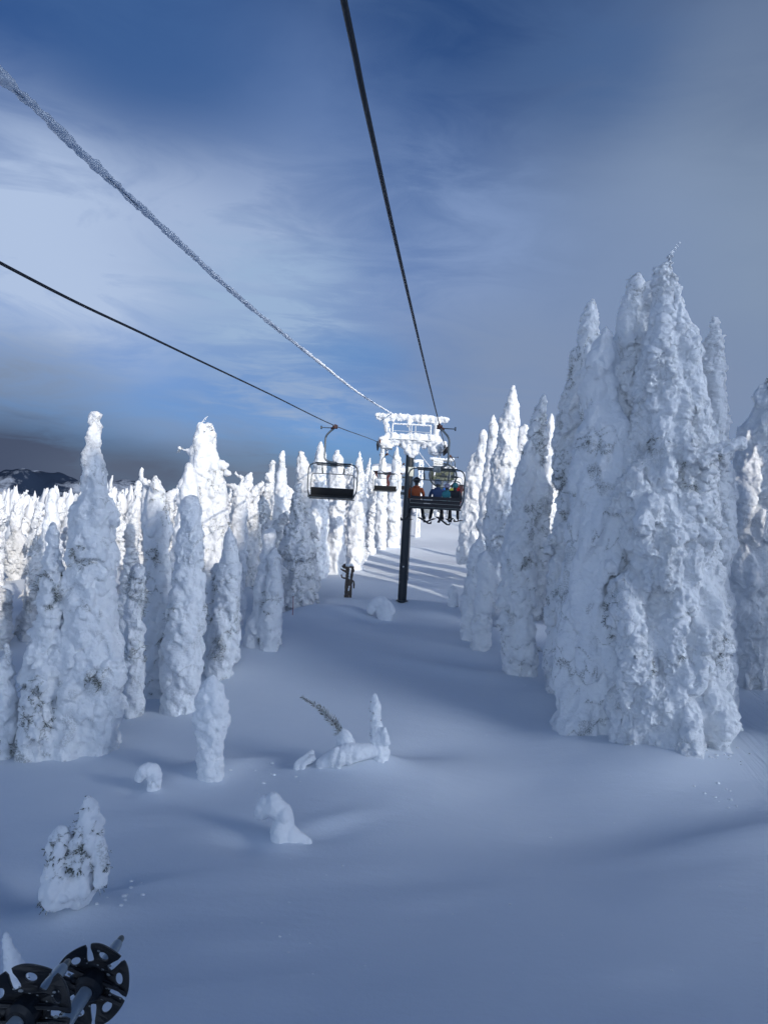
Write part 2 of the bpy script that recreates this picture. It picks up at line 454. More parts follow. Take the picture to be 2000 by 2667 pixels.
for (px, py, rx, ry, an, am) in ((640, 2190, .75, .6, 0, -.20), (720, 2195, .9, .5, .2, .14), (800, 2165, 1.1, .55, .3, -.16), (850, 2150, 1.4, .35, .5, .10),
        (545, 2020, .9, .8, 0, .14), (640, 1990, 2.4, .5, .5, .16), (385, 2060, .7, .5, 0, .08), (350, 2050, .6, .5, 0, -.12), (180, 2370, 1.0, .6, 0, .14), (90, 2330, .9, .9, 0, -.16), (300, 2330, 1.3, .3, .3, .06),
        (900, 1995, 2.2, .9, .1, .20), (1060, 1950, 1.5, .8, .4, -.18), (780, 1960, 1.6, .8, .2, -.14), (990, 1975, .7, .7, 0, .12),
        (1760, 1990, 2.6, 1.3, .1, .28), (1950, 1930, 2.5, 1.2, .2, .18), (1400, 1830, 2.0, 2.0, 0, -.25)):
    fx, fy, _ = ground_at(px, py); FEAT.append((fx, fy, rx, ry, an, am * 1.5))
def cap_rows(rad, ang):
    A, Rr = np.meshgrid(ang, rad, indexing='xy')
    return (Rr * np.sin(A)), (Rr * np.cos(A))
ang = np.concatenate([np.arange(-36, 36, .16), np.arange(36, 324, 2.0)]) * math.pi / 180
rad = np.concatenate([[.5, 1.5, 3], np.geomspace(5, 140, 420), np.geomspace(142, 15000, 190)])
X, Y = cap_rows(rad, ang)
Z = g(X.ravel(), Y.ravel())
na = len(ang); nr = len(rad)
V = np.stack([X.ravel(), Y.ravel(), Z], 1)
i0 = np.arange(nr - 1)[:, None] * na; j = np.arange(na)[None, :]; j2 = (j + 1) % na
FQ = np.stack([i0 + j, i0 + na + j, i0 + na + j2, i0 + j2], -1).reshape(-1, 4)[:, ::-1]
M['ground'] = None
m, nt2, b = new_mat('wind_packed_snow'); Lk = nt2.links
b.inputs['Roughness'].default_value = .7; b.inputs['Specular IOR Level'].default_value = .3
tcg = N(nt2, 'ShaderNodeTexCoord')
def gn(scale, vec, det=6, rough=.6):
    mp = N(nt2, 'ShaderNodeMapping'); mp.inputs['Scale'].default_value = vec; Lk.new(tcg.outputs['Object'], mp.inputs[0])
    n_ = N(nt2, 'ShaderNodeTexNoise', inp={'Scale': scale, 'Detail': det, 'Roughness': rough}); Lk.new(mp.outputs[0], n_.inputs['Vector']); return n_.outputs['Fac']
fine = gn(9, (1, 1, 1), 8, .7); rip = gn(1.6, (.5, 1.6, 1), 5, .55)
b1 = N(nt2, 'ShaderNodeBump', inp={'Strength': .42, 'Distance': .03}); Lk.new(fine, b1.inputs['Height'])
b2 = N(nt2, 'ShaderNodeBump', inp={'Strength': .16, 'Distance': .12}); Lk.new(rip, b2.inputs['Height']); Lk.new(b1.outputs[0], b2.inputs['Normal'])
# old ski tracks on the groomed run at the right
mpt = N(nt2, 'ShaderNodeMapping'); mpt.inputs['Rotation'].default_value = (0, 0, .75); mpt.inputs['Scale'].default_value = (5.0, .12, 1); Lk.new(tcg.outputs['Object'], mpt.inputs[0])
ntk = N(nt2, 'ShaderNodeTexNoise', inp={'Scale': 1.0, 'Detail': 4}); Lk.new(mpt.outputs[0], ntk.inputs['Vector'])
sx = N(nt2, 'ShaderNodeSeparateXYZ'); Lk.new(tcg.outputs['Object'], sx.inputs[0]); mk = N(nt2, 'ShaderNodeMapRange', inp={'From Min': 12.0, 'From Max': 16.0}); Lk.new(sx.outputs[0], mk.inputs[0])
mm_ = N(nt2, 'ShaderNodeMath', operation='MULTIPLY'); Lk.new(ntk.outputs['Fac'], mm_.inputs[0]); Lk.new(mk.outputs[0], mm_.inputs[1])
b3 = N(nt2, 'ShaderNodeBump', inp={'Strength': .6, 'Distance': .25}); Lk.new(mm_.outputs[0], b3.inputs['Height']); Lk.new(b2.outputs[0], b3.inputs['Normal'])
Lk.new(b3.outputs[0], b.inputs['Normal'])
mxg = N(nt2, 'ShaderNodeMix', data_type='RGBA'); mxg.inputs[6].default_value = (.68, .73, .79, 1); mxg.inputs[7].default_value = (.74, .78, .83, 1)
Lk.new(gn(.5, (1, 1, 1), 3), mxg.inputs[0]); Lk.new(mxg.outputs[2], b.inputs['Base Color'])
M['ground'] = m
ground = link('snow_ground', mesh_np('snow_ground', V, FQ, [m])); tag(ground, kind='structure')

# ------------------------------------------------------------------ distant hills and mountains (far to the left)
def hill_mat(name, snow, forest, scale, thr0, thr1):
    m, nh, b = new_mat(name); Lh = nh.links; b.inputs['Roughness'].default_value = .9; b.inputs['Specular IOR Level'].default_value = .1
    t = N(nh, 'ShaderNodeTexCoord'); no = N(nh, 'ShaderNodeTexNoise', inp={'Scale': scale, 'Detail': 9, 'Roughness': .68}); Lh.new(t.outputs['Object'], no.inputs['Vector'])
    mr = N(nh, 'ShaderNodeMapRange', inp={'From Min': thr0, 'From Max': thr1}); Lh.new(no.outputs['Fac'], mr.inputs[0])
    mx = N(nh, 'ShaderNodeMix', data_type='RGBA'); mx.inputs[6].default_value = tuple(forest) + (1,); mx.inputs[7].default_value = tuple(snow) + (1,)
    Lh.new(mr.outputs[0], mx.inputs[0]); Lh.new(mx.outputs[2], b.inputs['Base Color']); return m

def ridge(name, d, px0, px1, crest, depth, seed, mat, rough=.25, nx=500, ny=70, foot=-420):
    """crest: list of (px,py); a real ridge with front and back slopes"""
    px = np.linspace(px0, px1, nx); cy = np.interp(px, [c[0] for c in crest], [c[1] for c in crest])
    top = np.array([P(a, b_, d) for a, b_ in zip(px, cy)])
    t = np.linspace(-1, 1, ny)
    V = []
    for k in t:
        y = d + k * depth; sc = y / d
        h = foot + (top[:, 2] - foot) * (1 - abs(k) ** 1.15)
        x = top[:, 0] * (1 + .15 * k)
        pn = np.stack([x / (depth * .35), np.full(nx, y / (depth * .35)), np.zeros(nx)], 1)
        h = h + rough * (top[:, 2] - foot) * fbm(pn, seed, 5, .55) * (.25 + .75 * min(1, abs(k) * 3)) * .8
        V.append(np.stack([x, np.full(nx, y), h], 1))
    V = np.concatenate(V); i0 = np.arange(ny - 1)[:, None] * nx; j = np.arange(nx - 1)[None, :]
    Fq = np.stack([i0 + j, i0 + j + 1, i0 + nx + j + 1, i0 + nx + j], -1).reshape(-1, 4)
    o = link(name, mesh_np(name, V, Fq, [mat])); tag(o, kind='structure'); return o
mm = hill_mat('shade_tinted_snow_and_forest', (.26, .30, .37), (.012, .022, .045), .0030, .50, .62)  # cloud shade and haze blue put into both snow and forest colours
mh = hill_mat('bare_snow_hill_with_scrub', (.62, .62, .60), (.16, .16, .15), .012, .34, .56)
mh2 = hill_mat('shade_grey_snow_hill', (.30, .34, .42), (.03, .045, .08), .004, .42, .56)  # snow and scrub darkened and blued to stand for cloud shade
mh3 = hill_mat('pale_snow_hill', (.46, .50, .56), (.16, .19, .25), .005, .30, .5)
ridge('far_mountains', 8000, -900, 1500, [(-900, 1190), (-300, 1225), (0, 1236), (180, 1248), (300, 1262), (420, 1272), (560, 1284), (760, 1296), (1000, 1330), (1500, 1370)], 2600, 4, mm, .34)
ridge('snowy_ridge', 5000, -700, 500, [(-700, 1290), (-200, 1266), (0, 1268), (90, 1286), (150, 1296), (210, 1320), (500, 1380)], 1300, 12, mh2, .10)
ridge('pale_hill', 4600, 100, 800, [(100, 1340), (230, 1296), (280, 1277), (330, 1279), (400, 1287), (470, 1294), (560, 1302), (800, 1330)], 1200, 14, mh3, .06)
ridge('bare_snow_hill', 2600, -500, 330, [(-500, 1250), (-100, 1268), (0, 1279), (50, 1286), (100, 1305), (140, 1322), (330, 1400)], 600, 9, mh, .05)
# ------------------------------------------------------------------ snow-plastered conifers
def blobs_mesh(C, S, Rm, sub=2):
    """union of ellipsoids: centres C, radii S, rotations Rm -> one triangle soup"""
    v, f = ICO[sub]; n = len(C)
    W = (v[None] * S[:, None, :]); W = np.einsum('nij,nkj->nki', Rm, W) + C[:, None, :]
    Fa = f[None] + (np.arange(n) * len(v))[:, None, None]
    return W.reshape(-1, 3), Fa.reshape(-1, 3)

def rot_to(dirs, rng):
    """rotation matrices whose z axis is dirs"""
    z = dirs / np.linalg.norm(dirs, axis=1)[:, None]
    a = rng.normal(size=z.shape); x = np.cross(a, z); x /= np.linalg.norm(x, axis=1)[:, None]
    y = np.cross(z, x); return np.stack([x, y, z], -1)

def remesh(V, Fa, voxel, smooth_it=2):
    me = mesh_np('tmp', V, Fa); o = bpy.data.objects.new('tmp', me); COL.objects.link(o)
    r = o.modifiers.new('r', 'REMESH'); r.mode = 'VOXEL'; r.voxel_size = voxel; r.use_smooth_shade = True
    if smooth_it:
        s = o.modifiers.new('s', 'SMOOTH'); s.iterations = smooth_it; s.factor = .5
    dg = bpy.context.evaluated_depsgraph_get(); dg.update()
    out = bpy.data.meshes.new_from_object(o.evaluated_get(dg))
    bpy.data.objects.remove(o); bpy.data.meshes.remove(me)
    return out

def column_blobs(path, rng, lump=.4, tall=1.6, dens=1.0, lmin=.10, lmax=.42, wob=.18, out=.55):
    """path: [(x,y,z,r)] from the tip downwards -> ellipsoids of snow round the hidden trunk"""
    P4 = catmull([np.array(p) for p in path], 10)
    seg = np.linalg.norm(np.diff(P4[:, :3], axis=0), axis=1); s = np.concatenate([[0], np.cumsum(seg)]); Ltot = s[-1]
    C, S, Dv = [], [], []
    at = 0.0; seed = int(rng.integers(1e6))
    while at < Ltot:
        q = np.array([np.interp(at, s, P4[:, k]) for k in range(4)]); r = max(q[3], .04)
        rw = r * (1 + wob * vnoise([[at * 1.1, 3.3, 9.1]], seed)[0] + .5 * wob * vnoise([[at * 2.9, 1.3, 5.1]], seed)[0])
        C.append(q[:3]); S.append([rw * .84, rw * .84, rw * .95]); Dv.append([0, 0, 1.0])
        st = max(.28 * r, .035)
        ls = np.clip(lump * r, lmin, lmax)
        cnt = dens * 2 * math.pi * r * st / (ls * ls * tall * .95)
        for _ in range(int(cnt) + (rng.random() < cnt % 1)):
            th = rng.random() * 2 * math.pi; k = rng.uniform(.6, 1.35) ** 1.3; sz = ls * k
            rr = rw * rng.uniform(.86, 1.04) - sz * (1.32 - out)
            zz = rng.uniform(-.5, .5) * st
            C.append([q[0] + rr * math.cos(th), q[1] + rr * math.sin(th), q[2] + zz])
            S.append([sz * rng.uniform(.75, 1.1), sz * rng.uniform(.7, 1.0), sz * tall * rng.uniform(.7, 1.3)])
            Dv.append([.35 * math.cos(th) * -1, .35 * math.sin(th) * -1, 1.0])
        at += st
    return C, S, Dv

def branch_blobs(base, th, length, r, rng, droop=.5):
    """a snow-laden branch sticking out and hanging down"""
    C, S, Dv = [], [], []
    n = max(3, int(length / (r * .6)))
    for k in range(n):
        t = k / (n - 1)
        x = length * t; z = -droop * length * t * t + .12 * length * math.sin(t * 3)
        rr = r * (1 - .45 * t) * rng.uniform(.85, 1.2)
        C.append([base[0] + x * math.cos(th), base[1] + x * math.sin(th), base[2] + z]); S.append([rr, rr, rr * 1.15]); Dv.append([math.cos(th) * .3, math.sin(th) * .3, 1])
    return C, S, Dv

def finish_tree(C, S, Dv, rng, voxel, amp=.05, cell=.32, fine=.02, sm=2, bare=.25, stretch=1.8, name='crown', mat=None, base_z=None, sub=2, uniform_bare=0.0, bough=1.0, flute=.0):
    C = np.array(C, float); S = np.array(S, float); Dv = np.array(Dv, float)
    V, Fa = blobs_mesh(C, S, rot_to(Dv, rng), sub)
    me = remesh(V, Fa, voxel, sm)
    co_, nr_ = get_np(me); sd_ = int(rng.integers(1e5))
    st = np.array([1, 1, 1 / stretch])
    q = co_ * st
    warp = np.stack([fbm(q * 1.3 / cell * .5 + 5 * k, sd_ + k, 2) for k in range(3)], 1) * .45
    f1, f2 = worley(q / cell + warp, sd_)
    f1b, f2b = worley(q / (cell * .42) + warp * 1.4, sd_ + 3)
    big = vnoise(co_ * .8, sd_ + 8)
    q13 = q / .13; f1c, _ = worley(q13 + warp * 2, sd_ + 6)
    calm = .40 + .85 * smooth(-.35, .35, vnoise(co_ * np.array([.9, .9, .5]), sd_ + 81)); fine = fine * calm; amp = amp * (.55 + .45 * calm)
    disp = flute * fbm(co_ * np.array([1.25, 1.25, .33]), sd_ + 91, 2) + amp * 1.3 * fbm(co_ * np.array([1.5, 1.5, .8]), sd_ + 61, 2) + fine * .9 * (.5 - f1c) + amp * (.55 - f1 * f1 * 1.1) * (1 + .5 * big) + amp * .45 * (.5 - f1b) + fine * fbm(co_ / (cell * .16), sd_ + 5, 2)
    # laden boughs: each clump swells downwards and is undercut below
    g1, g2, gdz = worley(co_ * np.array([1, 1, .62]) / (cell * 1.35) + warp * .8, sd_ + 51, True)
    lvl = bough * amp * 1.25; disp = disp + lvl * (-gdz * 1.5) * smooth(.0, .22, g2 - g1)
    h1, h2, hdz = worley(co_ * np.array([1, 1, .8]) / (cell * .62) + warp, sd_ + 52, True)
    disp = disp + lvl * .55 * (-hdz * 1.4) * smooth(.0, .2, h2 - h1)
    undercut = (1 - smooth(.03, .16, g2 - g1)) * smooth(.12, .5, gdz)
    co2 = co_ + nr_ * disp[:, None]
    me.vertices.foreach_set('co', co2.astype(np.float32).ravel())
    # where the rime is missing: narrow cracks between slabs and the undersides of overhangs
    crack = (1 - smooth(.02, .10, f2 - f1)) * smooth(.28, .6, big + .35 * vnoise(co_ * 2.1, sd_ + 2))
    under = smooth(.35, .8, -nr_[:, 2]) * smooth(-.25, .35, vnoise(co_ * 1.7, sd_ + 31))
    patch = smooth(.52, .68, fbm(co_ * np.array([1.1, 1.1, .75]), sd_ + 44, 3, .55) * .8 + .02)
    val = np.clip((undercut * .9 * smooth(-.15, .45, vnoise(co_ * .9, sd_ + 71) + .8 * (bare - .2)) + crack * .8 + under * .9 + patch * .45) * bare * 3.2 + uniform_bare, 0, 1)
    a = me.attributes.new('bare', 'FLOAT', 'POINT'); a.data.foreach_set('value', val.astype(np.float32))
    me.name = name; me.materials.clear(); me.materials.append(mat or M['tree'])
    me.polygons.foreach_set('use_smooth', np.ones(len(me.polygons), bool)); me.update()
    return me, co2, nr_, val

def needle_tufts(co_, nr_, val, rng, n, size=.22, mat=None):
    """small frosted twigs standing out where the snow has cracked away; thin three-sided sprigs with short needles"""
    cand = np.where((val > .5) & (nr_[:, 2] < .5))[0]
    if len(cand) < 8: cand = np.where(nr_[:, 2] < .0)[0]
    cand = cand[co_[cand, 2] > .18]
    if len(cand) == 0: return None
    # keep tufts in clusters
    seeds = rng.choice(cand, size=max(1, n // 14)); V = []; Fq = []; c = 0
    for sidx in seeds:
        dd = np.abs(co_[cand] - co_[sidx]).max(1); near = cand[dd < .38]
        for idx in rng.choice(near, size=min(14, len(near))):
            p = co_[idx]; d = nr_[idx] * 1.0 + rng.normal(size=3) * .5; d[2] -= .25; d /= np.linalg.norm(d)
            ln = size * rng.uniform(.5, 1.2); sd = np.cross(d, [0, 0, 1.0]); sd /= np.linalg.norm(sd) + 1e-9; up = np.cross(sd, d)
            w = .010 + .006 * rng.random()
            for k in range(7):                # short side shoots with needles as thin blades
                t = k / 7.0; o_ = p + d * ln * t * .9; sgn = -1 if k % 2 else 1
                e = o_ + (d * .5 + sd * sgn * rng.uniform(.5, 1) + up * rng.uniform(-.5, .5)) * ln * .38 * (1 - .5 * t)
                m_ = (o_ + e) / 2 + up * w
                V += [o_ - d * w, o_ + d * w, e, m_]; Fq += [(c, c + 1, c + 2), (c, c + 3, c + 2), (c + 1, c + 3, c + 2)]; c += 4
            V += [p - sd * w, p + sd * w, p + d * ln, p + up * w * 1.5]; Fq += [(c, c + 1, c + 2), (c, c + 3, c + 2), (c + 1, c + 3, c + 2)]; c += 4
    me = mesh_np('needles', np.array(V), np.array(Fq), [M['needle'], M['needle_white']], False)
    me.polygons.foreach_set('material_index', (rng.random(len(Fq)) < .45).astype(np.int32)); return me

def hero_tree(name, cols, d, label, cat='tree', group=None, seed=1, voxel=.07, lump=.4, tall=1.6, amp=.07, cell=.38, bare=.25,
              tufts=60, branches=(), dens=1.0, wob=.16, depth_k=1.0, sink=.5, mat=None, lmax=.42, tip_sprig=False, trunk=True, fine=.02, flute=.05, bough=1.0):
    """cols: list of columns; each a list of (px, py, half width px[, depth offset]) from the tip down"""
    rng = np.random.default_rng(seed); C, S, Dv = [], [], []; tips = []
    foot = P(cols[0][-1][0], cols[0][-1][1], d); root = np.array([foot[0], d, gz(foot[0], d)])
    for ci, c in enumerate(cols):
        path = []
        for q in c:
            dd = d + (q[3] if len(q) > 3 else 0.0)
            p = P(q[0], q[1], dd); path.append([p[0], p[1], p[2], q[2] / F * dd])
        last = path[-1]
        if abs(last[2] - gz(last[0], last[1])) < 2.2 or last[2] < gz(last[0], last[1]):   # reaches the snow: carry it on below the surface
            path[-1][2] = gz(last[0], last[1]) + .45; path[-1][3] *= .96; path.append([last[0], last[1], gz(last[0], last[1]) + .02, last[3] * 1.04]); path.append([last[0], last[1], gz(last[0], last[1]) - sink, last[3] * 1.16])
        a, b_, e = column_blobs(path, rng, lump, tall, dens, wob=wob, lmax=lmax)
        C += a; S += b_; Dv += e; tips.append(path[0])
    for (px, py, th, ln, r, dr, *off) in branches:
        p = P(px, py, d + (off[0] if off else 0)); a, b_, e = branch_blobs(p, R(th), ln, r, rng, dr); C += a; S += b_; Dv += e
    C = [np.asarray(q) - root for q in C]
    me, co_, nr_, val = finish_tree(C, S, Dv, rng, voxel, amp, cell, fine, 2, bare, mat=mat, name='crown', flute=flute, bough=bough)
    t = empty(name, tuple(root), label, cat, group)
    link('snowy_crown', me, t)
    if trunk:
        mb = MB(); p0 = np.array(cols[0][0][:2]); top = P(p0[0], p0[1], d) - root; h = top[2]
        mb.tube([(0, 0, -.6), (0, 0, .0), (top[0] * .45, 0, h * .45), (top[0] * .9, 0, h * .88)], [.2, .19, .12, .03], 8)
        mb.build('trunk', M['bark'], t)
    if tufts:
        nm = needle_tufts(co_, nr_, val, rng, tufts)
        if nm: link('bare_needles', nm, t)
    if tip_sprig:
        mb = MB()
        for tp in tips[:1]:
            b0 = np.array(tp[:3]) - root
            mb.tube([b0, b0 + [.10, 0, .22], b0 + [.22, 0, .42], b0 + [.38, 0, .55]], [.03, .022, .016, .01], 5)
            for k in range(9):
                q = b0 + np.array([.03 + .04 * k, 0, .1 + .05 * k]); mb.ball(q + rng.normal(size=3) * .03, rng.uniform(.025, .05), sub=1)
        mb.build('rimed_leader', M['rime'], t)
    return t

# ---- reusable forest trees (about 8 m tall, snow plastered on the windward side)
def proto_tree(seed, h=8.0, r=.62, kind=0, voxel=.10, bare=.3, bend=0.0):
    rng = np.random.default_rng(seed); path = []
    lean = rng.normal(size=2) * .12 * h / 8
    n = 9
    for k in range(n):
        t = k / (n - 1)
        if kind == 0: rr = r * (.10 + 1.0 * t ** .62)              # slim spire
        elif kind == 1: rr = r * (.30 + .75 * t ** .4)             # blunt column
        elif kind == 2: rr = r * (.08 + 1.1 * t ** .8)             # narrow cone
        else: rr = r * (.14 + 1.25 * t ** .7) * (1 if t < .75 else 1 - .45 * (t - .75) / .25)   # undercut skirt
        rr *= 1 + .16 * rng.normal() * (t > .1)
        bx = bend * max(0, .35 - t) ** 1.3 * 5
        path.append([bx + lean[0] * (1 - t) ** 2 * 3 + .06 * rng.normal(), lean[1] * (1 - t) ** 2 * 3 + .06 * rng.normal(), h * (1 - t) - abs(bend) * max(0, .16 - t) * 3.5, max(rr, .07)])
    path.append([0, 0, -.7, path[-1][3] * .95])
    C, S, Dv = column_blobs(path, rng, .30, 1.4, 1.3, lmin=.09, lmax=.24, wob=.30, out=.66)
    for _ in range(int(14 + rng.integers(14))):       # drooping laden branches that break the outline
        t = rng.uniform(.12, .9); z = h * (1 - t); rr = np.interp(z, [p[2] for p in path[::-1]], [p[3] for p in path[::-1]])
        a, b_, e = branch_blobs([0, 0, z], rng.random() * 6.28, rr * rng.uniform(1.15, 1.65), rng.uniform(.09, .17), rng, rng.uniform(.5, 1.3)); C += a; S += b_; Dv += e
    if kind in (1, 3) and rng.random() < .8:        # second leader leaning against the first
        k2 = rng.uniform(.55, .9); a_ = rng.random() * 6.28
        p2 = [[math.cos(a_) * r * .8, math.sin(a_) * r * .8, h * k2 * q, r * .75 * (1.05 - q) ** .6 + .06] for q in (1, .85, .6, .3, 0, -.08)]
        a, b_, e = column_blobs(p2, rng, .38, 1.5, 1.2, lmax=.3, wob=.25); C += a; S += b_; Dv += e
    me, co_, nr_, val = finish_tree(C, S, Dv, rng, voxel, .07, .28, .035, 1, bare, 1.5, 'forest_crown', M['tree_mid'])
    return me

PROTO = [proto_tree(100 + i, h=8.0, r=[.62, .75, .7, .8, .5, .66, .85, .6, .72, .55][i], kind=[0, 1, 2, 3, 0, 2, 3, 0, 1, 2][i], voxel=.07, bare=[.2, .3, .42, .45, .15, .3, .5, .25, .3, .35][i]) for i in range(10)]
PROTO += [proto_tree(131, 8, .6, 1, .07, .35, 1.0), proto_tree(132, 8, .7, 3, .07, .45, -.7), proto_tree(133, 8, .55, 1, .07, .5), proto_tree(134, 8, .5, 0, .07, .25, .5)]
# ------------------------------------------------------------------ trees one can single out, nearest first
def depth_of(px, py): return ground_at(px, py)[1]
T = hero_tree
dR = depth_of(1690, 1985) + 3.0
T('snow_ghost_tree', [
    [(1745, 665, 10), (1738, 720, 22), (1727, 800, 28), (1724, 870, 44), (1722, 930, 62), (1722, 1000, 72), (1722, 1150, 84), (1718, 1300, 104), (1722, 1480, 130), (1730, 1650, 138), (1732, 1850, 146), (1730, 1960, 148)],
    [(1764, 762, 7, -.2), (1766, 830, 25, -.2), (1775, 930, 48, -.1), (1788, 1060, 58), (1790, 1250, 70), (1795, 1500, 78), (1800, 1800, 84), (1800, 1930, 84)],
    [(1640, 1255, 40, -.9), (1655, 1300, 62, -.8), (1690, 1350, 62, -.8), (1730, 1390, 40, -.6)],
    [(1665, 1480, 40, -.5), (1645, 1580, 52, -.8), (1642, 1720, 58, -.9), (1648, 1860, 62, -.9), (1650, 1975, 66, -.9)]],
  dR, 'huge snow-plastered conifer at right with the tallest pointed tip in the picture', seed=11, voxel=.048, lump=.30, tall=1.8, amp=.10, cell=.34, bare=.16, tufts=420, dens=1.0, fine=.055, tip_sprig=True, sink=.6, flute=.20,
  branches=[(1822, 1195, 8, 1.55, .36, -.42, -1.3), (1690, 1330, 240, 1.0, .62, .5, -1.0), (1640, 1450, 200, .9, .3, .5)])
T('snow_ghost_tree', [
    [(1859, 838, 9), (1855, 880, 16), (1850, 925, 34), (1846, 1010, 44), (1838, 1120, 52), (1845, 1300, 58), (1850, 1600, 55), (1855, 1880, 60)]],
  dR + 1.6, 'narrow snowy conifer with twiggy forked top against the right side of the tallest tree', seed=12, flute=.1, fine=.05, voxel=.055, lump=.38, tall=1.6, amp=.07, bare=.22, tufts=90)
T('snow_ghost_tree', [
    [(1660, 722, 7), (1658, 770, 20), (1655, 830, 40), (1650, 900, 52), (1640, 1050, 66), (1632, 1250, 75), (1630, 1600, 75), (1630, 1880, 80)],
    [(1690, 752, 17, -.2), (1692, 800, 26, -.2), (1690, 880, 36), (1685, 1000, 45), (1680, 1150, 50)],
    [(1633, 790, 7), (1630, 840, 24), (1622, 900, 32), (1612, 1000, 40), (1605, 1200, 48)]],
  dR + 1.5, 'conifer with several small knobbly snow tips just left of the tallest one', seed=13, flute=.14, fine=.05, voxel=.06, lump=.42, tall=1.5, amp=.07, bare=.28, tufts=120)
T('snow_ghost_tree', [
    [(1577, 875, 22), (1572, 930, 36), (1562, 1020, 42), (1556, 1200, 54), (1548, 1400, 66), (1534, 1600, 72), (1522, 1780, 74), (1514, 1900, 76)],
    [(1592, 1120, 46, -.3), (1584, 1300, 62, -.4), (1568, 1500, 76, -.3), (1566, 1700, 82, -.3), (1566, 1900, 82, -.3)]],
  dR + .8, 'broad smooth-flanked snow tree with dark cracks, shaded, left of the tallest tree', seed=14, flute=.16, voxel=.06, lump=.50, tall=2.2, amp=.06, cell=.55, bare=.34, tufts=160, wob=.1, dens=.8, fine=.012)
T('snow_ghost_tree', [
    [(1541, 792, 9), (1538, 845, 24), (1534, 930, 30), (1530, 1020, 28), (1517, 1120, 34), (1500, 1280, 42), (1488, 1450, 48), (1476, 1640, 52), (1468, 1745, 46)],
    [(1500, 925, 13, .2), (1496, 1000, 22, .2), (1480, 1120, 34, .2), (1470, 1250, 36, .2)]],
  dR + 4.5, 'tall slim snow conifer, dark needles low down, leftmost of the great right-hand cluster', seed=15, fine=.05, voxel=.065, lump=.42, tall=1.5, amp=.075, bare=.42, tufts=260,
  branches=[(1512, 1120, 185, 1.1, .36, .8), (1500, 1190, 200, .9, .34, .9), (1470, 1400, 200, .8, .28, .8)])
T('snow_ghost_tree', [
    [(2000, 985, 12), (1990, 1040, 30), (1976, 1130, 42), (1964, 1230, 55), (1950, 1340, 60), (1945, 1450, 60), (1945, 1560, 56), (1950, 1640, 50), (1955, 1690, 46)],
    [(2040, 1000, 30, .3), (2040, 1200, 60, .3), (2030, 1400, 62, .3), (2020, 1560, 56, .3), (2010, 1660, 40, .3)]],
  36.0, 'leaning snow-laden conifer cut by the right edge of the photo', seed=16, flute=.2, fine=.05, voxel=.07, lump=.40, tall=1.7, amp=.10, cell=.5, bare=.12, tufts=60, trunk=False)
# right side, middle distance
T('snow_ghost_tree', [
    [(1336, 1008, 6), (1330, 1065, 17), (1322, 1150, 28), (1310, 1250, 34), (1305, 1370, 42), (1300, 1500, 44), (1295, 1600, 46)]],
  47, 'pointed snow-covered spire just right of the ski run, its tip catching pale light', seed=21, fine=.05, voxel=.08, lump=.4, bare=.3, tufts=60)
T('snow_ghost_tree', [
    [(1371, 1165, 16), (1362, 1260, 30), (1352, 1400, 38), (1347, 1550, 43), (1350, 1650, 46), (1360, 1745, 42)],
    [(1412, 1043, 9, .5), (1402, 1110, 20, .5), (1394, 1220, 26, .5), (1398, 1340, 31, .5), (1394, 1470, 32, .4), (1388, 1600, 30)]],
  36.0, 'thick two-topped snow tree with a drooping ragged foot, left of the great right-hand cluster', seed=22, flute=.14, fine=.05, voxel=.065, lump=.38, tall=1.7, amp=.08, bare=.4, tufts=220,
  branches=[(1390, 1690, 0, .7, .22, .9), (1330, 1600, 180, .6, .22, .8)])
T('snow_ghost_tree', [
    [(1284, 1082, 4), (1282, 1130, 12), (1278, 1220, 19), (1272, 1330, 26), (1268, 1450, 30)]],
  56, 'thin dark-flecked snow spire behind the pointed spire right of the run', seed=23, voxel=.09, bare=.4, tufts=0)
T('snow_ghost_tree', [
    [(1260, 1128, 7), (1252, 1190, 17), (1243, 1270, 27), (1237, 1360, 34), (1232, 1440, 38)],
    [(1230, 1188, 6), (1226, 1260, 17), (1220, 1350, 22), (1216, 1430, 24)]],
  62, 'sunlit white twin-pointed tree at the right edge of the ski run', seed=24, voxel=.09, bare=.25, tufts=0)
T('snow_ghost_tree', [
    [(1246, 1425, 17), (1244, 1470, 26), (1236, 1560, 30), (1232, 1640, 34)]],
  42, 'stumpy snow-capped young conifer at the foot of the spires right of the run', seed=25, voxel=.07, bare=.2, tufts=0, lump=.5)
T('snow_ghost_tree', [
    [(1262, 1462, 24), (1272, 1500, 26), (1262, 1560, 24), (1255, 1650, 26)]],
  40, 'short bowed snow tree with a nodding head, right of the stumpy capped one', seed=26, voxel=.065, bare=.2, tufts=0, lump=.5)
T('snow_ghost_tree', [
    [(1436, 1080, 5), (1432, 1130, 14), (1425, 1230, 22), (1420, 1400, 28)]],
  60, 'bright sunlit snow spire seen through the gap left of the great right-hand cluster', seed=27, voxel=.09, bare=.2, tufts=0)
T('snow_ghost_tree', [
    [(1365, 1118, 12), (1360, 1200, 18), (1355, 1350, 25)]],
  62, 'round-headed white tree top between the two nearer spires on the right', seed=28, voxel=.09, bare=.2, tufts=0)
T('snow_ghost_tree', [
    [(1178, 1535, 10), (1180, 1560, 15), (1180, 1585, 14)]],
  49, 'tiny snow-buried sapling beside the right side of the ski run', seed=29, voxel=.05, bare=.05, tufts=0, lump=.6, trunk=False)

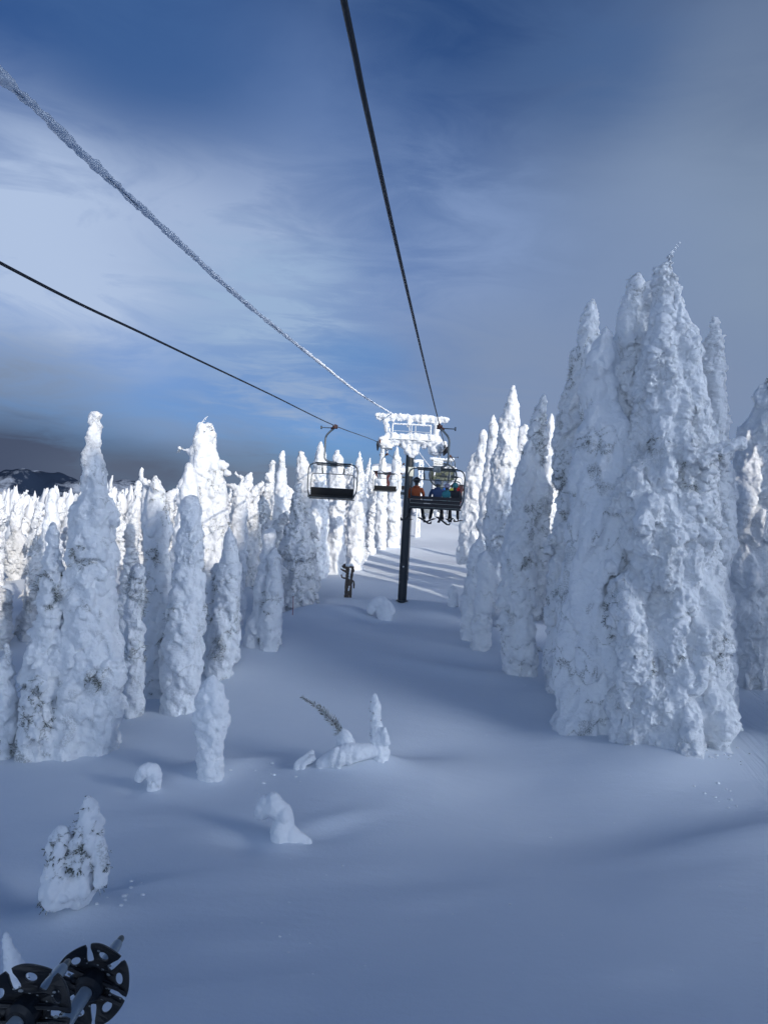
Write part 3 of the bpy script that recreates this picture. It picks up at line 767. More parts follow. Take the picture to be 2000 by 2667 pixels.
# left side, near and in shade
T('snow_ghost_tree', [
    [(248, 1085, 14), (247, 1110, 18), (243, 1160, 25), (246, 1220, 32), (246, 1290, 38), (245, 1315, 48), (244, 1345, 62), (240, 1420, 55), (236, 1530, 62), (238, 1620, 72), (235, 1720, 80), (225, 1830, 82), (205, 1960, 92)],
    [(282, 1680, 20, -.5), (290, 1740, 34, -.5), (280, 1830, 40, -.5), (265, 1900, 40, -.5)]],
  25.6, 'tallest near tree on the left, a bottle-shaped snow column with a knobbly neck', seed=31, voxel=.05, lump=.34, tall=1.35, amp=.085, cell=.45, bare=.22, tufts=200, wob=.13, fine=.03)
T('snow_ghost_tree', [
    [(142, 1372, 9), (141, 1420, 22), (138, 1480, 28), (136, 1560, 38), (130, 1660, 44), (125, 1760, 52), (128, 1850, 62), (120, 1985, 62)],
    [(90, 1800, 26, -.5), (92, 1880, 40, -.5), (95, 1950, 42, -.5)]],
  25.2, 'ragged snow tree with dark needles, against the left flank of the bottle-shaped one', seed=32, voxel=.05, lump=.34, tall=1.3, amp=.10, cell=.4, bare=.5, tufts=520, fine=.035)
T('snow_ghost_tree', [
    [(500, 1318, 24), (500, 1350, 28), (494, 1430, 32), (490, 1520, 38), (484, 1620, 46), (478, 1740, 50), (470, 1840, 50)]],
  29.5, 'smooth round-topped snow column, the fattest pillar left of centre', seed=33, voxel=.05, lump=.34, tall=1.3, amp=.07, cell=.45, bare=.2, tufts=80, wob=.13, fine=.025)
T('snow_ghost_tree', [
    [(598, 1388, 9), (600, 1420, 17), (596, 1500, 27), (590, 1600, 34), (585, 1700, 36), (572, 1760, 36)],
    [(565, 1480, 12, .4), (560, 1600, 22, .3), (555, 1700, 26, .2)]],
  33, 'shaded snow column with a pointed head between the fattest pillar and the pale twin', seed=34, voxel=.06, bare=.35, tufts=120, cell=.45)
T('snow_ghost_tree', [
    [(716, 1434, 8), (716, 1470, 16), (712, 1560, 20), (706, 1640, 26), (700, 1712, 24)]],
  36.2, 'pointed snow pillar, right half of the leaning pair ending the left row', seed=35, voxel=.06, bare=.25, tufts=60, cell=.42)
T('snow_ghost_tree', [
    [(700, 1395, 16), (693, 1460, 20), (680, 1560, 22), (668, 1640, 26), (655, 1725, 24)]],
  36.5, 'paler blunt snow pillar, left half of the leaning pair ending the left row', seed=36, voxel=.06, bare=.25, tufts=40, cell=.42)
T('snow_ghost_tree', [
    [(360, 1475, 14), (360, 1520, 22), (352, 1600, 26), (350, 1720, 28), (345, 1865, 30)]],
  29.0, 'shorter lumpy snow column with a round head, right of the tall bottle-shaped tree', seed=37, voxel=.055, bare=.38, tufts=120, cell=.4)
T('snow_ghost_tree', [
    [(405, 1243, 9), (404, 1300, 24), (410, 1400, 30), (412, 1500, 32), (410, 1650, 34), (400, 1845, 32)],
    [(382, 1262, 8, .4), (384, 1330, 16, .4), (392, 1420, 20, .3)]],
  31.0, 'snow column with split frosty crest, sunlit above, shaded below, left of the fattest pillar', seed=38, voxel=.06, bare=.4, tufts=140, cell=.42,
  branches=[(395, 1265, 170, .45, .10, -.5)])
T('snow_ghost_tree', [
    [(18, 1690, 12), (14, 1760, 22), (10, 1850, 32), (8, 1975, 36)]],
  25.0, 'small snow tree cut by the left edge of the photo, low beside the ragged one', seed=39, voxel=.055, bare=.3, tufts=60)
T('snow_ghost_tree', [
    [(493, 1215, 10), (492, 1260, 22), (488, 1330, 26), (480, 1420, 30), (475, 1600, 34)]],
  37.0, 'blue-shaded snow spire half hidden behind the fattest pillar', seed=40, voxel=.07, bare=.25, tufts=0)
T('snow_ghost_tree', [
    [(523, 1108, 12), (520, 1150, 20), (522, 1240, 30), (528, 1340, 36), (535, 1480, 42), (540, 1620, 46)],
    [(546, 1112, 12, .2), (548, 1170, 17, .2), (552, 1240, 28, .2), (562, 1340, 36, .2), (570, 1450, 42), (572, 1600, 44)]],
  42, 'great sunlit white tree with double top and crooked tip, towering over the left forest', seed=41, voxel=.075, bare=.45, tufts=240, lump=.42, dens=1.2, tip_sprig=True,
  branches=[(500, 1180, 180, .7, .12, -.3), (575, 1210, 0, .4, .25, 1.2)])
T('snow_ghost_tree', [
    [(137, 1280, 8), (137, 1310, 13), (136, 1370, 17), (138, 1450, 22), (138, 1560, 28)]],
  40, 'sunlit white tree top with a small ball head, left of the tall bottle-shaped one', seed=42, voxel=.07, bare=.25, tufts=0)
T('snow_ghost_tree', [
    [(736, 1183, 5), (734, 1230, 10), (732, 1290, 17), (728, 1380, 22), (722, 1500, 26)]],
  58, 'tall thin white spire with a bare straight tip, left of the left chair', seed=43, voxel=.085, bare=.25, tufts=0)
T('snow_ghost_tree', [
    [(835, 1156, 4), (833, 1190, 12), (832, 1260, 19), (830, 1340, 24), (826, 1450, 28), (820, 1540, 28)]],
  60, 'white spire behind the left half of the nearest left-hand chair', seed=44, voxel=.085, bare=.28, tufts=0)
T('snow_ghost_tree', [
    [(878, 1178, 5), (880, 1215, 18), (878, 1300, 22), (876, 1380, 24), (872, 1500, 26)]],
  63, 'blunt white tree behind the middle of the nearest left-hand chair', seed=45, voxel=.085, bare=.3, tufts=0)
T('snow_ghost_tree', [
    [(936, 1180, 5), (934, 1230, 13), (930, 1300, 18), (926, 1400, 22), (920, 1500, 24)]],
  66, 'white spire with a nicked tip, just right of the nearest left-hand chair', seed=46, voxel=.09, bare=.28, tufts=0)
T('snow_ghost_tree', [[(995, 1176, 4), (996, 1230, 9), (994, 1300, 14), (990, 1400, 18)]],
  82, 'narrow white spire behind the farther empty chair, left of the tower', seed=47, voxel=.1, bare=.25, tufts=0)
T('snow_ghost_tree', [[(1034, 1165, 5), (1032, 1210, 12), (1028, 1280, 17), (1024, 1400, 20)]],
  84, 'stout white spire between the farther empty chair and the tower pole', seed=48, voxel=.1, bare=.3, tufts=0)
# bent and broken trees of the left forest
def bent(name, pts, d, label, seed, r=None):
    rng = np.random.default_rng(seed)
    path = [P(a, b_, d) for a, b_, _ in pts]; root = np.array([path[-1][0], d, gz(path[-1][0], d)])
    pp = [[*(p - root), q[2] / F * d] for p, q in zip(path, pts)]
    pp.append([0, 0, -.4, pp[-1][3]])
    C, S, Dv = column_blobs(pp, rng, .5, 1.2, 1.0, lmin=.06, lmax=.25)
    return C, S, Dv, root, rng
a = bent('x', [(614, 1231, 3), (622, 1240, 5), (632, 1247, 6), (628, 1262, 6), (633, 1280, 7), (628, 1300, 13), (622, 1360, 22), (620, 1430, 24)], 44, '', 51)
b_ = bent('x', [(580, 1257, 3), (596, 1264, 6), (612, 1268, 9), (620, 1285, 12), (622, 1320, 18)], 44, '', 52)
C = list(a[0]) + [np.array(c) + b_[3] - a[3] for c in b_[0]]
me, *_ = finish_tree(C, list(a[1]) + list(b_[1]), list(a[2]) + list(b_[2]), a[4], .06, .05, .25, .02, 1, .2, name='crown')
t = empty('snow_ghost_tree', tuple(a[3]), 'white twisted tree with one arm curling up and one pointing left above the forest', 'tree'); link('snowy_crown', me, t)

# ------------------------------------------------------------------ small snow-buried saplings in the foreground
def pillow(name, cols, d, label, seed, voxel=.03, lump=.5, amp=.03, cell=.2, bare=.1, tufts=0, size=.16, extra=None, cat='sapling', sub=2, fine=.008, wob=.1, dens=.7, tall=1.2):
    rng = np.random.default_rng(seed); C, S, Dv = [], [], []
    f = cols[0][-1]; q = P(f[0], f[1], d); root = np.array([q[0], d, gz(q[0], d)])
    for c in cols:
        path = []
        for z in c:
            dd = d + (z[3] if len(z) > 3 else 0); p = P(z[0], z[1], dd) - root; path.append([p[0], p[1], p[2], z[2] / F * dd])
        if path[-1][2] < .14 * max(1, d / 20): path.append([path[-1][0], path[-1][1], min(path[-1][2], 0) - .3, path[-1][3]])
        a_, b2, e = column_blobs(path, rng, lump, tall, dens, lmin=.05, lmax=.30, wob=wob); C += a_; S += b2; Dv += e
    me, co_, nr_, val = finish_tree(C, S, Dv, rng, voxel, amp, cell, fine, 3, bare, 1.4, 'snow_load', M['softsnow'], sub=sub, bough=.35)
    t = empty(name, tuple(root), label, cat); link('snow_load', me, t)
    if tufts:
        nm = needle_tufts(co_, nr_, val, rng, tufts, size)
        if nm: link('bare_needles', nm, t)
    return t, root
pillow('snow_buried_sapling', [[(553, 1768, 12), (553, 1790, 28), (552, 1815, 40), (552, 1845, 47), (550, 1880, 46), (551, 1910, 38), (550, 1950, 35), (550, 2005, 35)], [(585, 1850, 10, -.1), (587, 1885, 12, -.1)]],
       depth_of(548, 2015), 'bishop-hat shaped snow pillar standing alone in front of the left row', 61, voxel=.03, lump=.30, amp=.02, cell=.2, bare=.04, fine=.014, wob=.04, dens=.6)
pillow('snow_buried_sapling', [[(372, 2010, 17), (386, 2002, 22), (402, 2016, 21), (402, 2046, 18)], [(372, 2008, 15, -.1), (366, 2022, 14, -.1), (364, 2030, 11, -.1)]],
       depth_of(400, 2056), 'mushroom-shaped snow lump on a short stalk, smallest of the foreground saplings', 62, voxel=.022, lump=.6, amp=.02, cell=.2, bare=.2)
d3 = depth_of(190, 2365)
pillow('snow_buried_sapling', [[(232, 2078, 8), (235, 2110, 25), (236, 2150, 34), (225, 2200, 44), (215, 2260, 46), (200, 2330, 44)],
                               [(160, 2165, 20, -.1), (152, 2200, 36, -.15), (150, 2240, 30, -.2), (150, 2290, 40, -.3), (145, 2345, 45, -.35)], [(262, 2190, 14, -.1), (265, 2250, 18, -.15), (262, 2300, 16, -.2)]],
       d3, 'two-humped snow-laden young fir with bare twigs down its right side, lower left', 63, voxel=.026, lump=.42, amp=.04, cell=.2, bare=.30, tufts=320, size=.13, fine=.010)
d4 = depth_of(715, 2180)
pillow('snow_buried_sapling', [[(684, 2118, 18, .1), (690, 2100, 24, .05), (712, 2096, 25), (738, 2116, 26), (744, 2145, 28), (736, 2178, 34)], [(750, 2165, 26), (772, 2182, 24), (800, 2192, 12)]],
       d4, 'smooth snow comma curling over to the left in its own hollow, centre of the foreground', 64, voxel=.02, lump=.8, amp=.014, cell=.2, bare=.0, dens=.3, wob=.04)
FT, froot = pillow('snow_buried_sapling', [[(976, 1812, 8), (978, 1840, 13), (980, 1880, 15), (984, 1925, 20), (990, 1955, 24)], [(1000, 1900, 9, -.2), (1004, 1935, 12, -.2)]],
       depth_of(990, 1968), 'slender upright snow-coated leader at the right end of the buried fallen tree', 65, voxel=.025, lump=.42, amp=.03, cell=.13, bare=.12, fine=.012, tufts=30, size=.08)
dF = depth_of(880, 1990)
FB, fbr = pillow('fallen_tree', [[(893, 1908, 14, .4), (900, 1925, 24, .3), (905, 1960, 26, .2)],
                 [(975, 1955, 20, .2), (940, 1958, 28, .1), (900, 1965, 32), (865, 1978, 28), (840, 1990, 18)],
                 [(812, 1962, 10, .2), (800, 1975, 12, .1), (775, 1990, 9)], [(815, 1975, 10), (790, 1990, 10)]],
       dF, 'fallen tree buried under smooth snow humps, with one bare twiggy branch sticking up', 66, voxel=.026, lump=.4, amp=.018, cell=.22, bare=.10, cat='tree', dens=.4, wob=.06)
# its bare branch
mb = MB(); rng = np.random.default_rng(5)
br = [P(a, b, dF + .4) - fbr for a, b in ((888, 1912), (868, 1880), (845, 1858), (820, 1838), (788, 1816))]
bp = catmull(br, 12); mb.tube(bp, np.linspace(.028, .008, len(bp)), 6); mb.build('bare_branch', M['bark'], FB)
V = []; Fq = []; c = 0
for i in range(0, len(bp)):
    for k in range(12):
        t = i / len(bp); p = bp[i]; ln = (.30 - .20 * t) * rng.uniform(.5, 1.15)
        d = rng.normal(size=3); d[2] = abs(d[2]) * .3 + .1; ax = br[-1] - br[0]; ax = ax / np.linalg.norm(ax); d = d - ax * np.dot(d, ax) + ax * .5 * np.linalg.norm(d); d /= np.linalg.norm(d)
        s_ = np.cross(d, rng.normal(size=3)); s_ /= np.linalg.norm(s_); wd = .016
        V += [p, p + d * ln * .6 + s_ * wd, p + d * ln, p + d * ln * .6 - s_ * wd, p + d * ln * .6 + np.cross(s_, d) * wd]; Fq += [(c, c + 1, c + 2), (c, c + 2, c + 3), (c, c + 4, c + 2)]; c += 5
_ns = link('needle_sprays', mesh_np('needle_sprays', V, Fq, [M['needle_white'], M['needle']], False), FB)
nsp = _ns.data; nsp.polygons.foreach_set('material_index', (np.random.default_rng(1).random(len(Fq)) < .3).astype(np.int32))
d7 = depth_of(60, 2640)
pillow('snow_buried_sapling', [[(17, 2436, 3), (20, 2455, 8), (30, 2490, 18), (38, 2530, 28), (45, 2600, 34)]],
       d7, 'white snow cone with a crooked tip peeping up behind the ski pole baskets', 67, voxel=.018, lump=.5, amp=.02, cell=.12, bare=.05)
d8 = 46.0
pillow('snow_buried_sapling', [[(968, 1590, 11), (975, 1572, 15), (992, 1567, 16), (1010, 1575, 14), (1020, 1592, 12)], [(1000, 1580, 22, .1), (1005, 1600, 26, .1)]],
       depth_of(1000, 1612), 'snow-bowed sapling arching over in front of the tower foot', 68, voxel=.05, lump=.6, amp=.03, cell=.3, bare=.03)

# ------------------------------------------------------------------ forests of individual trees
def place(me, x, y, h, rz, sc, label, group, tilt=(0, 0)):
    o = link('snow_ghost_tree', me, None, (x, y, gz(x, y) - .15)); o.rotation_euler = (tilt[0], tilt[1], rz); o.scale = (sc, sc, h / 8.0)
    tag(o, label, 'tree', group); return o
rng = np.random.default_rng(99)
pts = [tuple(o.location[:2]) for o in COL.objects if o.parent is None and o.get('category') == 'tree']
def ok(x, y, sep):
    return all((x - a) ** 2 + (y - b) ** 2 > sep * sep for a, b in pts)
def limit_left(y):      # right-hand edge of the left forest
    return np.interp(y, [30, 36, 43, 50, 60, 70, 90, 110, 130, 160], [-13.5, -9.0, -6.8, -5.2, -3.4, -1.9, -.4, .8, 0, -6])
n = 0
for tries in range(9000):
    if n >= 214: break
    y = 33 + 150 * rng.random() ** 1.35; xl = limit_left(y); x = xl - (y * .60) * rng.random() ** (1.05 if n % 3 else 2.6)
    if x < -.60 * y - 3: continue
    if y < 42 and x > -11.5: continue
    sep = np.interp(y, [30, 60, 120, 200], [2.3, 2.5, 3.4, 5])
    if not ok(x, y, sep): continue
    pts.append((x, y)); n += 1
    h = rng.uniform(5.6, 8.6) * (1 if rng.random() > .12 else 1.2)
    if y < 46: h *= .85
    if rng.random() < .15: h *= .6
    k = int(rng.integers(14)); sc = rng.uniform(.85, 1.3) * (.8 if h < 5 else 1)
    place(PROTO[k], x, y, h, rng.uniform(-1, 6), sc, 'sunlit snow-plastered conifer in the dense forest left of the ski run', 'snow ghost trees in the left forest', (rng.normal() * .03, rng.normal() * .03))
n = 0
for tries in range(5000):
    if n >= 34: break
    y = 46 + 110 * rng.random() ** 1.2; xr = np.interp(y, [30, 45, 60, 90, 120, 160], [11, 9.5, 8.3, 9.5, 12.5, 17]); x = xr + 1 + (y * .28) * rng.random() ** 1.2
    if not ok(x, y, 2.7): continue
    pts.append((x, y)); n += 1
    h = rng.uniform(6.0, 9.5)
    if y < 70 and x < 14: h *= .85
    place(PROTO[int(rng.integers(14))], x, y, h, rng.uniform(-1, 6), rng.uniform(.85, 1.25), 'snow-plastered conifer in the forest right of the ski run, behind the near spires', 'snow ghost trees in the right forest', (rng.normal() * .03, rng.normal() * .03))

# unseen wood behind the camera, tree heights set to shade the foreground: one mass
def low_tree(rng, h, r, seg=9, ring=10):
    t = np.linspace(0, 1, ring); th = np.linspace(0, 2 * np.pi, seg, endpoint=False)
    rr = r * (.13 + .9 * t ** rng.uniform(.5, .9)) * (1 + .26 * rng.normal(size=ring)); rr = np.maximum(rr, .04)
    RR = rr[:, None] * (1 + .16 * rng.normal(size=(ring, seg)))
    V = np.stack([RR * np.cos(th), RR * np.sin(th), np.repeat((h * (1 - t))[:, None], seg, 1) + .018 * rng.normal(size=(ring, seg))], -1).reshape(-1, 3)
    V[-seg:, 2] -= .6
    i0 = np.arange(ring - 1)[:, None] * seg; j = np.arange(seg)[None]
    Fq = np.stack([i0 + j, i0 + seg + j, i0 + seg + (j + 1) % seg, i0 + (j + 1) % seg], -1).reshape(-1, 4)
    return V, Fq
def wood(name, positions, mat, rng, hh, rr, label=None, seg=9, ring=10, heights=None):
    Vs, Fs = [], []; c = 0
    kinds = [low_tree(rng, 1.0, 1.0, seg, ring) for _ in range(24)]
    pos = np.array(positions); zz = g(pos[:, 0], pos[:, 1])
    for i_, ((x, y), z) in enumerate(zip(pos, zz)):
        v, f = kinds[int(rng.integers(24))]; h = heights[i_] if heights else rng.uniform(*hh); r = rng.uniform(*rr); a = rng.random() * 6.28
        q = np.stack([v[:, 0] * r * math.cos(a) - v[:, 1] * r * math.sin(a) + x, v[:, 0] * r * math.sin(a) + v[:, 1] * r * math.cos(a) + y, np.where(v[:, 2] < -.1, -.5, v[:, 2] * h) + z], 1)
        Vs.append(q); Fs.append(f + c); c += len(q)
    o = link(name, mesh_np(name, np.concatenate(Vs), np.concatenate(Fs), [mat])); tag(o, label, None, None, 'stuff'); return o
rng = np.random.default_rng(4)
shade = []; tries = 0
while len(shade) < 520 and tries < 40000:
    tries += 1
    S_ = rng.uniform(32, 54); C_ = rng.uniform(-11, 33)
    x = S_ * SUN_AZ[0] - C_ * SUN_AZ[1]; y = S_ * SUN_AZ[1] + C_ * SUN_AZ[0]
    if all((x - a) ** 2 + (y - b) ** 2 > 1.55 ** 2 for a, b in shade): shade.append((x, y))
hts = []
edge_casters = [(24.6, 26.0), (22.8, 28.8), (26.8, 23.2), (25.8, 28.2), (23.6, 27.4), (20.8, 26.2), (28.8, 26.4), (27.6, 30.2)]  # extra unseen trees, added to shade the conifer at the right edge
for x, y in shade:
    S_, C_ = hill_sc(x, y); hts.append(max(4.0, float(shade_plane(S_, C_)) + rng.uniform(-1.6, .7) - gz(x, y)))
for x, y in edge_casters: shade.append((x, y)); hts.append(13.0 + rng.uniform(-.8, .8) - gz(x, y))
wood('shade_wood', shade, M['far'], rng, (8.0, 12.5), (1.0, 1.4), 'unseen snow-plastered wood behind and right of the viewer, shaped for its shade', 10, 14, hts)
# far forest: one mass beyond the trees one can tell apart
far = []
for _ in range(60000):
    y = 90 * (900 / 90) ** rng.random(); ax = rng.uniform(-.66, .45)
    x = ax * y
    if y < 150 and (x > -.30 * y or any((x - a) ** 2 + (y - b) ** 2 < 5 for a, b in pts)): continue
    if limit_left(min(y, 130)) - 1 < x < 22 and y < 230: continue
    if x > 0 and y > 500: continue
    far.append((x, y))
    if len(far) >= 9000: break
# also the flanks the individual trees leave free
wood('far_forest', far, M['far'], rng, (5.0, 8.5), (.85, 1.5), 'dense far forest of frosted white conifers reaching to the horizon', 8, 12)
# ------------------------------------------------------------------ the lift: ropes
KX = .0915
def line_pt(px, py, a):
    """point of a cable whose plan is x = a + KX*y, seen at the photo position"""
    q = P(px, py, 1.0); d = -a / (KX - q[0]); return np.array([q[0] * d, d, q[2] * d])
def plan(a, y, z): return np.array([a + KX * y, y, z])
AR, AL, AC = -.725, -5.2, -4.4
right_pts = [plan(AR, -14, 3.1), plan(AR, -4, 2.72), plan(AR, 0, 2.66)] + [line_pt(a, b, AR) for a, b in ((895, 0), (961, 316), (1047, 700), (1113, 980))] + [P(1143.5, 1103, 29), P(1160, 1166, 50)]
left_pts = [plan(AL, -14, 2.6), plan(AL, 0, 2.5)] + [line_pt(a, b, AL) for a, b in ((0, 684), (400, 882), (700, 1025), (875, 1110))] + [P(984, 1152, 50)]

def rope(name, pts, r, label, near_limit=14.0):
    c = catmull(pts, 40); seg = np.linalg.norm(np.diff(c, axis=0), axis=1); s = np.concatenate([[0], np.cumsum(seg)])
    # finer rings close to the camera, where the strands show
    ss = []; a = 0.0
    while a < s[-1]:
        ss.append(a); p = np.array([np.interp(a, s, c[:, k]) for k in range(3)]); d = np.linalg.norm(p)
        a += .010 if (d < 12 and p[1] > 1) else (.03 if d < 25 else .35)
    ss.append(s[-1]); ss = np.array(ss); C3 = np.stack([np.interp(ss, s, c[:, k]) for k in range(3)], 1)
    Tn = np.gradient(C3, ss, axis=0); Tn /= np.linalg.norm(Tn, axis=1)[:, None]
    Nn = np.cross(Tn, [0, 0, 1.0]); Nn /= np.linalg.norm(Nn, axis=1)[:, None]; B = np.cross(Nn, Tn)
    n = 48; th = np.linspace(0, 2 * np.pi, n, endpoint=False)
    ph = 6 * (th[None] + 2 * np.pi * ss[:, None] / .27)
    rr = r * (.86 + .16 * np.abs(np.cos(ph / 2)) ** .8)
    Vv = (C3[:, None] + rr[..., None] * (np.cos(th)[None, :, None] * Nn[:, None] + np.sin(th)[None, :, None] * B[:, None])).reshape(-1, 3)
    i0 = np.arange(len(ss) - 1)[:, None] * n; j = np.arange(n)[None]
    Fq = np.stack([i0 + j, i0 + n + j, i0 + n + (j + 1) % n, i0 + (j + 1) % n], -1).reshape(-1, 4)
    o = link(name, mesh_np(name, Vv, Fq, [M['rope']])); tag(o, label, 'rope'); return o
rope('haul_rope', right_pts + [P(1172, 1196, 62), P(1180, 1216, 100), P(1183, 1224, 122)], .0195, 'dark stranded haul rope passing overhead at the top of the photo')
rope('haul_rope', left_pts + [P(1006, 1178, 62), P(1060, 1214, 95), P(1122, 1224, 120)], .0195, 'dark haul rope coming in from the left edge and carrying the empty chairs')

# communication line under a thick crust of rime
comm = [plan(AC, -12, 3.1), plan(AC, 0, 3.35)] + [line_pt(a, b, AC) for a, b in ((0, 200), (197, 385), (400, 572), (640, 790), (820, 935), (940, 1028))] + [P(1022, 1078, 50), P(1058, 1092, 50.2), P(1070, 1130, 50.6), P(1092, 1180, 62), P(1130, 1228, 116)]
cc = catmull(comm, 60); seg = np.linalg.norm(np.diff(cc, axis=0), axis=1); s_ = np.concatenate([[0], np.cumsum(seg)])
t = empty('communication_cable', tuple(cc[0]), 'thin black cable thickly crusted with white rime, sloping down from the upper left', 'cable')
mb = MB(); mb.tube(cc[::6] - cc[0], .013, 8); mb.build('cable_core', M['rope'], t)
ss = []; a = 0.0
while a < s_[-1]:
    ss.append(a); p = np.array([np.interp(a, s_, cc[:, k]) for k in range(3)]); d = np.linalg.norm(p); a += .011 if (d < 22 and p[1] > 2) else (.04 if d < 52 else .12)
ss = np.array(ss); C3 = np.stack([np.interp(ss, s_, cc[:, k]) for k in range(3)], 1)
Tn = np.gradient(C3, ss, axis=0); Tn /= np.linalg.norm(Tn, axis=1)[:, None]; Nn = np.cross(Tn, [0, 0, 1.0]); Nn /= np.linalg.norm(Nn, axis=1)[:, None]; B = np.cross(Nn, Tn)
n = 40; th = np.linspace(0, 2 * np.pi, n, endpoint=False)
dd = C3[:, 1]
base_r = np.interp(dd, [0, 7, 12, 20, 50, 130], [.050, .050, .044, .042, .044, .034])
A_, S_ = np.meshgrid(th, ss)
q3 = np.stack([S_.ravel() * 9, np.cos(A_.ravel()) * 1.3, np.sin(A_.ravel()) * 1.3], 1)
slow = vnoise(np.stack([ss * 2.6, ss * 0, ss * 0], 1), 77)[:, None]
lum = vnoise(q3, 71).reshape(A_.shape); f1, f2 = worley(np.stack([S_.ravel() * 13, np.cos(A_.ravel()) * 1.1, np.sin(A_.ravel()) * 1.1], 1), 73)
rag = (.5 - f1).reshape(A_.shape)
up = np.sin(A_)
far_k = np.clip(11.0 / np.maximum(dd, 1), .35, 1)[:, None]
rr = base_r[:, None] * (1 + far_k * (.35 * lum + .50 * rag) + .30 * slow + .10 * vnoise(np.stack([S_.ravel() * 30, np.cos(A_.ravel()) * 3, np.sin(A_.ravel()) * 3], 1), 74).reshape(A_.shape)) * (1 + .18 * up)
# the crust has fallen away in places along its lower flank, showing the cable
gap = smooth(.42, .6, vnoise(np.stack([S_.ravel() * 2.7, np.cos(A_.ravel() + .9) * .8, np.sin(A_.ravel() + .9) * .8], 1), 79)).reshape(A_.shape) * np.clip(-np.cos(A_ - 1.9), 0, 1)
rr = rr * (1 - gap) + .009 * gap
rr = np.where((dd < 26)[:, None], rr, np.maximum(rr, base_r[:, None] * .8))
Vv = (C3[:, None] - cc[0] + rr[..., None] * (np.cos(A_)[..., None] * Nn[:, None] + np.sin(A_)[..., None] * B[:, None])).reshape(-1, 3)
i0 = np.arange(len(ss) - 1)[:, None] * n; j = np.arange(n)[None]
Fq = np.stack([i0 + j, i0 + n + j, i0 + n + (j + 1) % n, i0 + (j + 1) % n], -1).reshape(-1, 4)
link('rime_crust', mesh_np('rime_crust', Vv, Fq, [M['cable_rime']]), t)

def rime_blobs(segs, rng, r, voxel=.07, amp=.03, dens=1.0, name='rime_snow', origin=(0, 0, 0), hang=.0):
    """lumpy rime along bars: segs = [(a, b, r)]"""
    C, S, Dv = [], [], []
    for a, b, rr in segs:
        a = np.asarray(a, float); b = np.asarray(b, float); ln = np.linalg.norm(b - a); n_ = max(2, int(ln / (rr * .22) * dens))
        for k in range(n_):
            t_ = (k + rng.random() * .5) / n_; p = a + (b - a) * t_ + rng.normal(size=3) * rr * .26; z = rr * rng.uniform(.5, 1.05)
            C.append(p - np.array(origin)); S.append([z * rng.uniform(.8, 1.1), z, z * rng.uniform(.8, 1.25)]); Dv.append(rng.normal(size=3) * .3 + [0, 0, 1])
            if hang and rng.random() < .35:
                C.append(p - np.array(origin) - [0, 0, rr * 1.1]); S.append([z * .45, z * .45, z * rng.uniform(.8, 1.6)]); Dv.append([0, 0, 1.0])
    me, *_ = finish_tree(C, S, Dv, rng, voxel, amp, .22, .015, 1, 0, 1.2, name, M['rime'], bough=.3)
    return me

# ------------------------------------------------------------------ tower
D0 = 50.0; base = P(1046, 1577, D0); top = P(1070, 1172, D0); gx = base[0]; zg = gz(gx, D0)
root = np.array([gx, D0, zg])
tw = empty('lift_tower', tuple(root), 'dark green tubular chairlift tower with a rime-plastered crosshead', 'lift tower')
zt = top[2]
mb = MB(); mb.tube([(0, 0, -.6), (0, 0, (zt - zg) * .5), (0, 0, zt - zg + .1)], [.30, .285, .265], 40); mb.build('pole', M['pole'], tw)
mb = MB(); mb.tube([(0, 0, .0), (0, 0, .05)], [.42, .40], 32); mb.build('base_flange', M['dsteel'], tw)
def rel(px, py, dd=0.0): return P(px, py, D0 + dd) - root
cl, cr_ = rel(1000, 1152), rel(1146, 1157); cz = (cl[2] + cr_[2]) / 2
mb = MB(); mb.box(((cl[0] + cr_[0]) / 2, 0, cz), (cr_[0] - cl[0], .42, .36), bev=.03); mb.box((0, 0, cz - .3), (.7, .6, .35), bev=.04); mb.build('crossarm', M['grey'], tw)
# sheave trains, running along the rope at each end of the crossarm
for side, px, py in ((-1, 984, 1152), (1, 1160, 1166)):
    c = rel(px, py); mb = MB()
    bx = c[0] - side * .16
    mb.box((bx, 0, c[2] - .05), (.10, 3.0, .22), bev=.02); mb.box((c[0] - side * .32, 0, c[2] + .1), (.3, .5, .4), bev=.03)
    st = mb.build('sheave_beam', M['rust'] if side < 0 else M['dsteel'], tw)
    for k in range(6):
        y = -1.3 + k * .52; m2 = MB(); m2.cyl((c[0] - .05, y, c[2] - .25), (c[0] + .05, y, c[2] - .25), .20, 20); m2.cyl((c[0] - .07, y, c[2] - .25), (c[0] + .07, y, c[2] - .25), .07, 12)
        m2.build('sheave', M['rubber'], st)
    m3 = MB(); m3.box((c[0] - side * .62, -.3, c[2] - .42), (.75, .9, .06), bev=.01); m3.build('work_platform', M['grey'], tw)
# lifting frame
bl, br_ = rel(982, 1086), rel(1168, 1093); bz = (bl[2] + br_[2]) / 2
fl, fr = rel(1014, 1140), rel(1134, 1145); hl, hr = rel(1004, 1090), rel(1140, 1095)
mb = MB(); mb.box(((bl[0] + br_[0]) / 2, 0, bz), (br_[0] - bl[0], .16, .16), bev=.01)
mb.tube([(fl[0], 0, cz), (hl[0], 0, bz)], .08, 8); mb.tube([(fr[0], 0, cz), (hr[0], 0, bz)], .08, 8)
mb.build('lifting_frame', M['grey'], tw)
